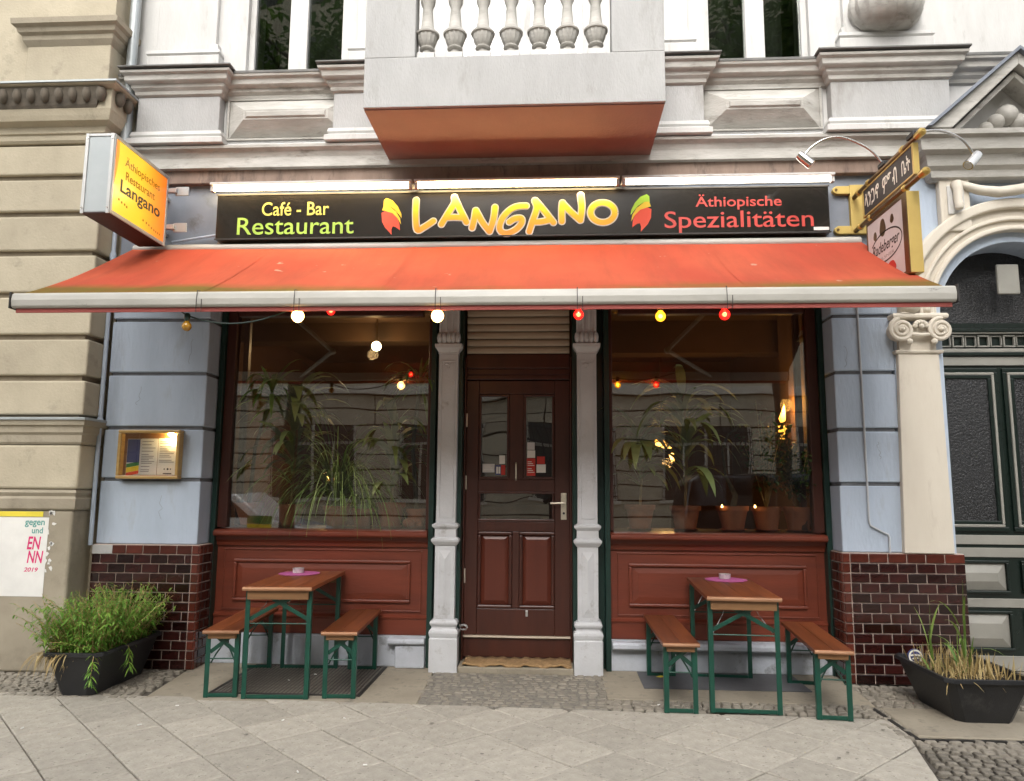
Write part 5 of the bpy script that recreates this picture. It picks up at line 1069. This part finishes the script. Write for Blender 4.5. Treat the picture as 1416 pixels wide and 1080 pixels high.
# cellar grating under the left table, cover plate under the right one
cg = thing('cellar_grate', 'dark iron cellar grating set in concrete under the left table', 'grate', (-1.66, -.24, 0))
f = MB(); bars(f, 0, 1, 0, 1, .1, 0, 1)
gx0, gx1, gy0, gy1 = -2.225, -1.10, -.70, .20
f = MB(); t = .028; f.box(gx0, gx1, gy0, gy0 + t, -.02, .0065); f.box(gx0, gx1, gy1 - t, gy1, -.02, .0065); f.box(gx0, gx0 + t, gy0 + t, gy1 - t, -.02, .0065); f.box(gx1 - t, gx1, gy0 + t, gy1 - t, -.02, .0065); f.build('frame', 'iron', cg, bev=.002)
MB().box(gx0 + t, gx1 - t, gy0 + t, gy1 - t, -.02, .0018).build('pit_dark', 'ink_dark', cg)  # black plate right below the bars stands in for the pit's shade
bar_m = MB().box(-.009, .009, gy0 + t, gy1 - t, .0018, .0062).mesh('bar'); bar_m.materials.append(M['grate_bar'])
k = 0; x = gx0 + t + .012
while x < gx1 - t - .006: o = obj('bar', bar_m, None, cg); o.location = (x, 0, 0); x += .030
cv = MB(); cv.box(.985, 2.235, -.315, .20, .0015, .0085); tag(cv.build('cover_plate', 'plate_grey', bev=.002), 'flat dark grey cover plate on the pavement under the right table', 'cover plate')

# ================================================================== PLANTERS
def tub(name, label, x0, x1, y0, y1, h, tap, rot=0):
    t = thing(name, label, 'planter', ((x0 + x1) / 2, (y0 + y1) / 2, 0), 'black plastic planters')
    def oct_(a0, a1, b0, b1, z, c): return [(a0 + c, b0, z), (a1 - c, b0, z), (a1, b0 + c, z), (a1, b1 - c, z), (a1 - c, b1, z), (a0 + c, b1, z), (a0, b1 - c, z), (a0, b0 + c, z)]
    m = MB(); c = .045
    L_ = [oct_(x0 + tap, x1 - tap, y0 + tap, y1 - tap, 0, c), oct_(x0 + .008, x1 - .008, y0 + .008, y1 - .008, h - .03, c), oct_(x0 - .012, x1 + .012, y0 - .012, y1 + .012, h - .028, c), oct_(x0 - .012, x1 + .012, y0 - .012, y1 + .012, h, c), oct_(x0 + .012, x1 - .012, y0 + .012, y1 - .012, h, c), oct_(x0 + .02, x1 - .02, y0 + .02, y1 - .02, h - .06, c)]
    for q in L_: m.v += q
    for k in range(5):
        for j in range(8): m.f.append((8 * k + j, 8 * k + (j + 1) % 8, 8 * k + 8 + (j + 1) % 8, 8 * k + 8 + j))
    m.f.append(tuple(range(7, -1, -1))); m.build('tub', 'black_plastic', t, bev=.003)
    MB().poly(oct_(x0 + .018, x1 - .018, y0 + .018, y1 - .018, h - .05, c)).build('soil', 'soil', t)
    return t
tub('planter', 'black plastic planter full of bamboo beside the left brick pier', -3.36, -2.93, -.93, -.07, .315, .085)
tub('planter', 'black plastic planter with straw and reeds beside the right brick pier', 2.84, 3.40, -1.10, -.33, .30, .10)
bp_ = thing('bamboo_plant', 'bushy bright green bamboo spilling over the left planter', 'plant', (-3.15, -.5, .27))
rb = random.Random(11); lv, dl, stm = MB(), MB(), MB()
for k in range(560):
    x, y = rb.uniform(-3.33, -2.97), rb.uniform(-.88, -.13); p = Vector((x, y, .26)); fr_ = rb.random()
    lean = Vector(((x + 3.16) * 2.4 + rb.gauss(-.05, .22), (y + .55) * .9 + rb.gauss(-.10, .22), 0)); Ht = rb.uniform(.20, .50) * (1 - 3.2 * (x + 3.15) ** 2) * (1 - .5 * (y + .42) ** 2)
    if fr_ < .22: lean = Vector((rb.uniform(-1.0, -.05), rb.uniform(-.95, .1), 0)) * 1.0; Ht *= .62
    P = [tuple(p + Vector((lean.x * Ht * t ** 1.5, lean.y * Ht * t ** 1.5, Ht * (t - (.42 if fr_ < .22 else .12) * t * t * lean.length)))) for t in (0, .25, .5, .75, 1)]
    stm.tube(P, [.003, .0025, .002, .0016, .001], 4, False)
    for q in range(30):
        t = rb.uniform(.12, 1.0); i = min(3, int(t * 4)); u = t * 4 - i; b = Vector(P[i]).lerp(Vector(P[i + 1]), u); a = rb.uniform(0, 6.28)
        d = Vector((math.cos(a), math.sin(a), rb.uniform(-.25, .75))); L_ = rb.choice((rb.uniform(.02, .05), rb.uniform(.03, .075)))
        blade(dl if (b.z < .36 and b.x < -3.2 and rb.random() < .6) or rb.random() < .02 else lv, b, d, L_, L_ * rb.uniform(.08, .13), rb.uniform(.4, 1.3), 3)
for k in range(90):      # dead shoots hanging over the street end of the tub
    x, y = rb.uniform(-3.40, -3.12), rb.uniform(-.95, -.75); p = Vector((x, y, .31)); d = Vector((rb.uniform(-.9, .2), rb.uniform(-.8, .05), .15)); blade(dl, p, d, rb.uniform(.12, .26), .004, rb.uniform(1.6, 2.8), 6)
for P in ([(-2.97, -.93, .31), (-2.95, -.97, .26), (-2.95, -.98, .17), (-2.94, -.98, .10)], [(-2.90, -.62, .31), (-2.88, -.62, .25), (-2.89, -.62, .19), (-2.86, -.62, .15)]):
    stm.tube(P, .002, 4, False)
    for q in range(34): t = rb.uniform(0, 2.999); i = int(t); b = Vector(P[i]).lerp(Vector(P[i + 1]), t - i); a = rb.uniform(0, 6.28); blade(lv, b, (math.cos(a), math.sin(a), rb.uniform(-.8, .1)), rb.uniform(.05, .09), .006, .8, 3)
lv.build('leaves', 'bamboo_leaf', bp_)['kind'] = 'stuff'; dl.build('dead_leaves', 'dry_leaf', bp_)['kind'] = 'stuff'; stm.build('stems', 'straw', bp_)['kind'] = 'stuff'
rg = thing('reed_plant', 'thin green reeds rising from cut straw in the right planter', 'plant', (3.1, -.7, .25))
lv, dl = MB(), MB()
for k in range(260):
    x, y = rb.uniform(2.90, 3.35), rb.uniform(-1.03, -.42); blade(dl, (x, y, .24), (rb.gauss(0, .22), rb.gauss(0, .22), 1), rb.uniform(.06, .20), rb.uniform(.003, .006), rb.uniform(0, .3), 3)
for k in range(50): x, y = rb.uniform(2.90, 3.35), rb.uniform(-1.05, -.42); a = rb.uniform(0, 6.3); blade(dl, (x, y, .30), (math.cos(a), math.sin(a), .3), rb.uniform(.08, .2), .004, rb.uniform(.6, 1.6), 4)
for (x, y, n_, H_) in ((2.93, -.70, 4, .42), (3.06, -.80, 5, .32), (3.15, -.72, 8, .56), (3.22, -.6, 3, .42)):
    stem = MB()
    for q in range(n_):
        a = rb.uniform(0, 6.28); z = .25 + H_ * rb.uniform(.1, .75); s_ = rb.uniform(.15, .75); blade(lv, (x + rb.gauss(0, .012), y + rb.gauss(0, .012), z - .1), (math.cos(a) * s_, math.sin(a) * s_, 1), H_ * rb.uniform(.45, .8), rb.uniform(.006, .010), rb.uniform(.5, 1.6), 7)
    blade(lv, (x, y, .24), (.03, 0, 1), H_ * 1.15, .008, .15, 7)
lv.build('leaves', 'grass_leaf', rg)['kind'] = 'stuff'; dl.build('straw', 'dry_leaf', rg)['kind'] = 'stuff'
pt = thing('plant_tag', 'round dark and white tag on a wire at the back of the right planter', 'tag', (2.93, -.45, .3))
m = MB(); m.tube([(2.925, -.47, .31), (2.925, -.485, .31)], .052, 28); d_ = m.build('disc', 'ink_blue', pt)
m = MB(); P = [(2.925 + .043 * math.cos(t), .31 + .043 * math.sin(t)) for t in [2 * math.pi * k / 16 for k in range(17)]]; m.stroke(P, .006, on_y(-.4862)); m.stroke([(2.895, .318), (2.925, .322), (2.958, .318)], .006, on_y(-.4864)); m.stroke([(2.905, .295), (2.93, .300), (2.95, .297)], .005, on_y(-.4864)); m.build('print', 'letter_white', d_)
MB().tube([(2.925, -.468, .20), (2.925, -.468, .31)], .003, 6).build('wire', 'iron', pt)

# ================================================================== PLANTS AND LAMPS BEHIND THE GLASS
rp_ = random.Random(21)
def potted(x, y, r, h, label, kind, H_=1.0, n_=40):
    t = thing('potted_plant', label, 'potted plant', (x, y, 1.143), 'potted plants in the shop windows'); z = 1.1435
    p = MB().lathe([(r * .66, 0), (r * .95, h * .80), (r * .96, h * .82), (r * 1.06, h * .82), (r * 1.08, h), (r * .98, h), (r * .94, h * .86), (.002, h * .85)], (x, y, z), 24).build('pot', 'terracotta', t, smooth=True)
    MB().lathe([(r * .7, 0), (r * .9, .02), (r * .86, .02), (r * .66, .006)], (x, y, z - .0005), 24).build('saucer', 'terracotta', p, smooth=True)
    b = Vector((x, y, z + h * .85)); lv, stm = MB(), MB(); mat = 'house_leaf'
    if kind == 'fountain':
        for k in range(n_ * 5): a = rp_.uniform(0, 6.28); q = rp_.uniform(.12, .75); blade(lv, b + Vector((rp_.gauss(0, .02), rp_.gauss(0, .02), 0)), (math.cos(a) * q, math.sin(a) * q * .6, 1), H_ * rp_.uniform(.6, 1.25), .0045, rp_.uniform(1.2, 3.0), 9)
        stm.tube([tuple(b), tuple(b + Vector((0, 0, .12)))], .025, 8)
    elif kind == 'broad':
        stm.tube([tuple(b), tuple(b + Vector((.03, 0, H_ * .35))), tuple(b + Vector((.01, 0, H_ * .6)))], .012, 8)
        for k in range(n_): a = rp_.uniform(0, 6.28); q = rp_.uniform(.3, 1); z_ = rp_.uniform(.1, .6) * H_; blade(lv, b + Vector((0, 0, z_)), (math.cos(a) * q, math.sin(a) * q * .6, .9), rp_.uniform(.25, .55) * (H_ ** .5), rp_.uniform(.025, .05), rp_.uniform(1.0, 2.4), 8)
        mat = 'pale_leaf'
    elif kind == 'dracaena':
        tip = b + Vector((.16 * (1 if x < -2 else 0), 0, H_)); stm.tube([tuple(b), tuple(b.lerp(tip, .5) + Vector((-.05, 0, 0))), tuple(tip)], [.022, .018, .015], 8)
        for k in range(n_): a = rp_.uniform(0, 6.28); q = rp_.uniform(.2, 1); blade(lv, tip + Vector((0, 0, rp_.uniform(-.1, .05))), (math.cos(a) * q, math.sin(a) * q * .7, rp_.uniform(.2, 1)), rp_.uniform(.25, .50), rp_.uniform(.012, .026), rp_.uniform(.8, 2.2), 7)
    elif kind == 'bare':
        P = [b, b + Vector((.03, 0, .12)), b + Vector((-.05, 0, .30)), b + Vector((-.07, 0, .52)), b + Vector((-.02, 0, .66)), b + Vector((.05, 0, .70)), b + Vector((.08, 0, .74))]
        stm.tube([tuple(q) for q in P], [.03, .026, .014, .012, .011, .010, .006], 8)
        for k in range(10): a = rp_.uniform(0, 6.28); blade(lv, P[-1], (math.cos(a), math.sin(a), .7), .12, .010, 1, 5)
        for k in range(6): a = rp_.uniform(0, 6.28); blade(lv, b, (math.cos(a), math.sin(a), .4), .14, .02, 1, 5)
    elif kind == 'bush':
        for k in range(14):
            d = Vector((rp_.gauss(0, .22), rp_.gauss(0, .15), H_ * rp_.uniform(.6, 1))); stm.tube([tuple(b), tuple(b + d * .5 + Vector((0, 0, .05))), tuple(b + d)], [.006, .004, .002], 5, False)
            for q in range(n_): u = rp_.uniform(.35, 1); a = rp_.uniform(0, 6.28); blade(lv, b + d * u + Vector((rp_.gauss(0, .03), rp_.gauss(0, .03), rp_.gauss(0, .03))), (math.cos(a), math.sin(a), rp_.uniform(-.3, .6)), rp_.uniform(.05, .09), .016, .8, 3)
        mat = 'dark_leaf'
    if stm.v: stm.build('stem', 'twig' if kind in ('bare', 'dracaena') else 'straw', t, smooth=True)
    lv.build('leaves', mat, t)['kind'] = 'stuff'
potted(-2.47, .455, .135, .215, 'terracotta pot with a tall leaning leafy plant at the left end of the left window', 'dracaena', 1.05, 60)
potted(-2.10, .50, .12, .20, 'terracotta pot with drooping broad leaves, second from the left in the left window', 'broad', 1.7, 70)
potted(-1.66, .47, .12, .19, 'terracotta pot with a big fountain of thin grassy leaves in the left window', 'fountain', .95, 80)
potted(-1.42, .455, .10, .17, 'small terracotta pot with grassy leaves right of the big grassy one in the left window', 'fountain', .40, 30)
potted(-1.165, .455, .125, .225, 'terracotta pot with pale drooping leaves near the right end of the left window', 'broad', 1.3, 50)
potted(-.93, .46, .09, .17, 'terracotta pot with a tall thin palm-like plant next to the column in the left window', 'dracaena', 1.15, 70)
potted(1.06, .455, .128, .222, 'terracotta pot with broad pale leaves, leftmost of the row in the right window', 'broad', 1.2, 46)
potted(1.455, .455, .128, .215, 'terracotta pot with bright strap leaves, second from the left in the right window', 'broad', 1.7, 64)
potted(1.865, .455, .132, .218, 'terracotta pot with a bare crooked stem, middle of the row in the right window', 'bare')
potted(2.165, .475, .125, .215, 'terracotta pot with a thin shrub, fourth from the left in the right window', 'bush', 1.0, 26)
potted(2.43, .455, .125, .215, 'terracotta pot with a dense dark bush, rightmost of the row in the right window', 'bush', .80, 70)
st_ = MB().sphere((-.985, .40, 1.19), .06, 10, 7, .75); st_.sphere((-.895, .40, 1.175), .04, 9, 6, .7); tag(st_.build('rock', 'terracotta', smooth=True), 'reddish lump of stone on the sill beside the column in the left window', 'stone')
def lamp(name, label, loc, build, energy, col=(1, .62, .28), rad=.06):
    t = thing(name, label, 'lamp', loc); build(t)
    l = bpy.data.lights.new(name + '_light', 'POINT'); l.energy = energy; l.color = col; l.shadow_soft_size = rad
    o = bpy.data.objects.new(name + '_light', l); C.objects.link(o); o.parent = t; o.location = (0, 0, 0); return o
def globe_(x, y, z, r, top):
    def f(t): MB().sphere((x, y, z), r, 18, 12).build('globe', 'globe', t, smooth=True); MB().tube([(x, y, z + r), (x, y, top)], .008, 6).build('stem', 'bronze', t)
    return f
o = lamp('globe_lamp', 'small white globe lamp hanging inside the left window', (-1.72, 2.0, 3.10), globe_(-1.72, 2.0, 3.10, .055, 3.42), 5); o.location = (0, -.15, -.12)
def sconce(t):
    MB().tube([(2.55, 1.2, 2.00), (2.55, 1.2, 2.03), (2.55, 1.2, 2.13)], [.022, .036, .044], 14).build('glass_cup', 'flame', t, smooth=True)
    MB().tube([(2.552, 1.2, 2.165), (2.55, 1.2, 2.20), (2.565, 1.2, 2.27), (2.575, 1.2, 2.34)], [.020, .034, .020, .003], 12).build('flame_shade', 'flame', t, smooth=True); MB().box(2.55, 2.66, 1.19, 1.21, 2.14, 2.155).build('arm', 'bronze', t)
o = lamp('wall_sconce', 'glowing amber torch-shaped wall lamp inside the right window', (2.55, 1.2, 2.15), sconce, 6, (1, .5, .1)); o.location = (.02, -.10, .18)
def lantern(t):
    MB().tube([(1.55, 2.5, 2.14), (1.50, 2.5, 2.06), (1.66, 2.5, 1.97)], [.012, .065, .02], 10).build('paper_shade', 'flame', t); MB().tube([(1.66, 2.5, 1.92), (1.68, 2.5, 1.82)], [.032, .018], 10).build('lower_shade', 'flame', t); MB().tube([(1.55, 2.5, 2.14), (1.55, 2.5, 3.05)], .006, 6).build('cord', 'bronze', t)
o = lamp('paper_lantern', 'angular amber hanging lantern deep inside the right window', (1.58, 2.5, 2.0), lantern, 5, (1, .55, .18)); o.location = (0, -.2, -.2)
def tlamp(t):
    MB().lathe([(.05, 0), (.06, .03), (.02, .09)], (-2.62, 3.4, 1.58), 10).build('shade', 'flame', t, smooth=True); MB().tube([(-2.62, 3.4, 1.30), (-2.62, 3.4, 1.58)], .012, 8).build('stand', 'bronze', t)
o = lamp('table_lamp', 'tiny amber lamp glowing far inside the left window', (-2.62, 3.4, 1.3), tlamp, 3, (1, .6, .2)); o.location = (0, -.15, .35)
for k, (x, lab) in enumerate(((1.75, 'left'), (2.03, 'right'))):
    cnd = MB().lathe([(.008, 0), (.010, .007), (.007, .018), (.001, .027)], (x, .335, 1.35), 8).build('tea_light', 'candle', smooth=True); tag(cnd, 'tiny warm light on the %s side of the middle pot in the right window' % lab, 'candle', 'tea lights among the pots')

# ================================================================== ACROSS THE STREET (seen in the glass)
O = thing('opposite_building', 'grey stone house with barred windows mirrored in the shop glass', 'building', (0, -19.5, 0))
OY = -19.0; wins = []
MB().box(-30, 30, OY - 4, OY - .08, 0, 11.5).build('wall_core', 'sooty', O)
xs = [-18.75 + 4.55 * k for k in range(9)]          # left edge of each opening, 3 m wide
z = .0; c = 0
ho = [0, .55, 1.1, 1.62, 2.14, 2.66, 3.18, 3.65, 4.2, 4.75]
for a, b in zip(ho[:-1], ho[1:]):
    spans = []
    if 1.05 < b <= 3.66 and a > 1.05:
        prev = -30
        for x in xs: spans.append((prev, x)); prev = x + 3.0
        spans.append((prev, 30))
    else: spans = [(-30 + 6 * k, -24 + 6 * k) for k in range(10)]
    for u0, u1 in spans: MB().box(u0 + .015, u1 - .015, OY - .08, OY, a + .025, b - .025).build('stone_block', 'stone_opp', O)
MB().mould(-30, 30, OY - 30, [(0, 0)], 0) if False else None
MB().box(-30, 30, OY - .1, OY + .22, 4.76, 5.05).build('string_course', 'stone_opp_light', O); MB().box(-30, 30, OY - .1, OY + .02, 5.051, 11.49).build('parapet', 'stone_opp', O)
for x in xs:
    wn = MB().box(x, x + 3, OY - .075, OY - .07, 1.1, 3.65).build('window', 'curtain', O)
    fr = MB(); fr.box(x + 1.44, x + 1.56, OY - .069, OY - .03, 1.1, 3.65); fr.box(x, x + 3, OY - .069, OY - .035, 3.0, 3.1); fr.box(x, x + .1, OY - .069, OY - .03, 1.1, 3.65); fr.box(x + 2.9, x + 3, OY - .069, OY - .03, 1.1, 3.65); fr.box(x + .7, x + .78, OY - .069, OY - .04, 1.1, 3.0); fr.box(x + 2.2, x + 2.28, OY - .069, OY - .04, 1.1, 3.0); fr.build('frame', 'stone_opp_light', wn)
    gr = MB()
    for k in range(20): gr.box(x + .08 + .15 * k - .012, x + .08 + .15 * k + .012, OY + .03, OY + .055, 1.15, 3.6)
    for zz in (1.2, 1.55, 2.3, 3.1, 3.45): gr.box(x, x + 3, OY + .056, OY + .075, zz, zz + .03)
    gr.build('grille', 'ink_dark', wn)
    MB().box(x - .1, x + 3.1, OY - .05, OY + .12, .98, 1.09).build('sill', 'stone_opp_light', wn)
    for f_ in range(1):
        zb = 6.6 + 3.3 * f_; w2 = MB().box(x + .2, x + 1.3, OY + .021, OY + .03, zb, zb + 1.9).build('window', 'ink_dark', O); MB().box(x + 1.7, x + 2.8, OY + .021, OY + .03, zb, zb + 1.9).build('pane', 'ink_dark', w2)
MB().box(-30, 30, OY - 4, OY + .5, 11.5, 12).build('roof_cornice', 'stone_opp_light', O)
for wx0, wx1 in ((-13.5, -5.6), (4.2, 11.5)):           # two added wings, shaped to keep bright sky out of the upper panes
    wg = MB().box(wx0, wx1, OY - 3.9, OY - .05, 12.0, 23).build('sky_block_wing', 'stone_opp', O)
    for f_ in range(3):
        for k in range(4): x = wx0 + .7 + k * (wx1 - wx0 - .6) / 4; MB().box(x, x + 1.05, OY - .049, OY - .03, 12.9 + 3.3 * f_, 14.9 + 3.3 * f_).build('pane', 'curtain', wg)
def car(name, label, x0, x1, yc, prof, glass_, h, col, extra=None):
    t = thing(name, label, 'car', ((x0 + x1) / 2, yc, -.12)); L_ = x1 - x0; P = [(x0 + u * L_, -.12 + v * h) for u, v in prof]
    MB().prism(P, 'y', yc - .88, yc + .88).build('body', col, t, bev=.08, seg=3)
    G = [(x0 + u * L_, -.12 + v * h) for u, v in glass_]
    for s_ in (-1, 1): MB().prism(G, 'y', yc + s_ * .885 - .006, yc + s_ * .885 + .006).build('side_window', 'car_glass', t)
    for u in (.19, .81):
        for s_ in (-1, 1):
            wl = MB().tube([(x0 + u * L_, yc + s_ * .70, .19), (x0 + u * L_, yc + s_ * .90, .19)], .31, 24).build('wheel', 'tyre', t); MB().tube([(x0 + u * L_, yc + s_ * .901, .19), (x0 + u * L_, yc + s_ * .91, .19)], .20, 18).build('rim', 'alu', wl)
    if extra: extra(t, x0, L_, yc)
    return t
def livery(t, x0, L_, yc):
    for k, (a, b, mt) in enumerate(((.86, 1.02, 'ink_green'), (.70, .855, 'em_yellow'), (.56, .695, 'lilac'))): MB().box(x0 + .66 * L_, x0 + .78 * L_, yc + .886, yc + .8875 + .001 * k, a - .12, b - .12).build('livery_patch', mt, t)
car('parked_car', 'white car with a green and yellow patch mirrored in the left window', -8.7, -4.6, -9.3, [(0, .18), (0, .55), (.02, .70), (.10, .94), (.30, 1.0), (.58, .98), (.74, .66), (.96, .52), (1, .36), (1, .18)], [(.08, .66), (.14, .90), (.32, .95), (.55, .93), (.68, .66)], 1.48, 'car_white', livery)
car('parked_car', 'dark parked van mirrored in the right window', 2.9, 7.5, -9.3, [(0, .15), (0, .55), (.03, .92), (.08, 1.0), (.68, 1.0), (.84, .66), (.97, .55), (1, .4), (1, .15)], [(.06, .62), (.09, .92), (.66, .92), (.77, .62)], 1.95, 'car_dark')
rt_ = random.Random(33)
for x, y, lab in ((-4.9, -7.6, 'leafy street tree mirrored in the left upper window'), (4.6, -7.6, 'leafy street tree mirrored in the right upper window')):
    t = thing('street_tree', lab, 'tree', (x, y, 0), 'street trees'); tm, lv = MB(), MB()
    tm.tube([(x, y, -.1), (x + .05, y, 3), (x, y, 6.5), (x + .1, y, 10.5)], [.17, .15, .12, .05], 10)
    for k in range(22):
        a = rt_.uniform(0, 6.28); z = rt_.uniform(6.0, 10.3); r = rt_.uniform(1.0, 2.4); e = Vector((x + math.cos(a) * r, y + math.sin(a) * r, z + rt_.uniform(.6, 1.6))); b = Vector((x, y, z)); tm.tube([tuple(b), tuple(b.lerp(e, .5) + Vector((0, 0, .2))), tuple(e)], [.05, .03, .012], 6)
        for q in range(300):
            c_ = b.lerp(e, rt_.uniform(.4, 1.1)) + Vector((rt_.gauss(0, .38), rt_.gauss(0, .38), rt_.gauss(0, .33))); a2 = rt_.uniform(0, 6.28); blade(lv, c_, (math.cos(a2), math.sin(a2), rt_.uniform(-.6, .6)), rt_.uniform(.12, .22), .05, .5, 2)
    tm.build('trunk', 'bark', t, smooth=True); lv.build('crown', 'tree_leaf', t)
# the photographer, mirrored dark in the low pane of the door
def person():
    x, y = .33, -6.72; V = []; E2 = []; Rr = []
    def add(p, r, par=None):
        V.append((x + p[0], y + p[1], p[2])); Rr.append(r)
        if par is not None: E2.append((par, len(V) - 1))
        return len(V) - 1
    pel = add((0, 0, .95), .15); sp = add((0, .02, 1.15), .145, pel); ch = add((0, .0, 1.36), .165, sp); nk = add((0, .01, 1.50), .065, ch); hd = add((0, .02, 1.60), .085, nk); add((0, .02, 1.70), .085, hd)
    for s_ in (-1, 1):
        hp = add((s_ * .10, 0, .86), .105, pel); kn = add((s_ * .11, .02, .48), .07, hp); an = add((s_ * .12, -.02, .08), .045, kn); add((s_ * .13, .12, .03), .04, an)
        sh = add((s_ * .19, .0, 1.42), .07, ch); eb = add((s_ * .26, .14, 1.22), .05, sh); wr = add((s_ * .10, .33, 1.42), .032, eb); pa = add((s_ * .07, .36, 1.46), .030, wr)
        for q in range(4): f1 = add((s_ * (.085 - .0), .385, 1.445 + .022 * q), .009, pa); add((s_ * .055, .40, 1.45 + .022 * q), .008, f1)
        th = add((s_ * .045, .36, 1.47), .010, pa); add((s_ * .02, .365, 1.475), .008, th)
    me = bpy.data.meshes.new('person'); me.from_pydata(V, E2, []); o = bpy.data.objects.new('person', me); C.objects.link(o); me.materials.append(M['cloth_dark'])
    sk = o.modifiers.new('skin', 'SKIN'); lay = me.skin_vertices[0] if me.skin_vertices else None
    if lay is None:
        bpy.context.view_layer.objects.active = o; o.select_set(True); bpy.ops.mesh.customdata_skin_add(); lay = me.skin_vertices[0]
    for d, r in zip(lay.data, Rr): d.radius = (r, r)
    lay.data[0].use_root = True
    sb = o.modifiers.new('sub', 'SUBSURF'); sb.levels = 1; sb.render_levels = 2
    tag(o, 'person in dark clothes taking the picture, mirrored in the door pane', 'person')
    ph = MB().box(x - .075, x + .075, y + .385, y + .394, 1.425, 1.502).build('phone', 'dark_metal', bev=.003); tag(ph, 'dark phone held up by the person mirrored in the door', 'phone')
person()
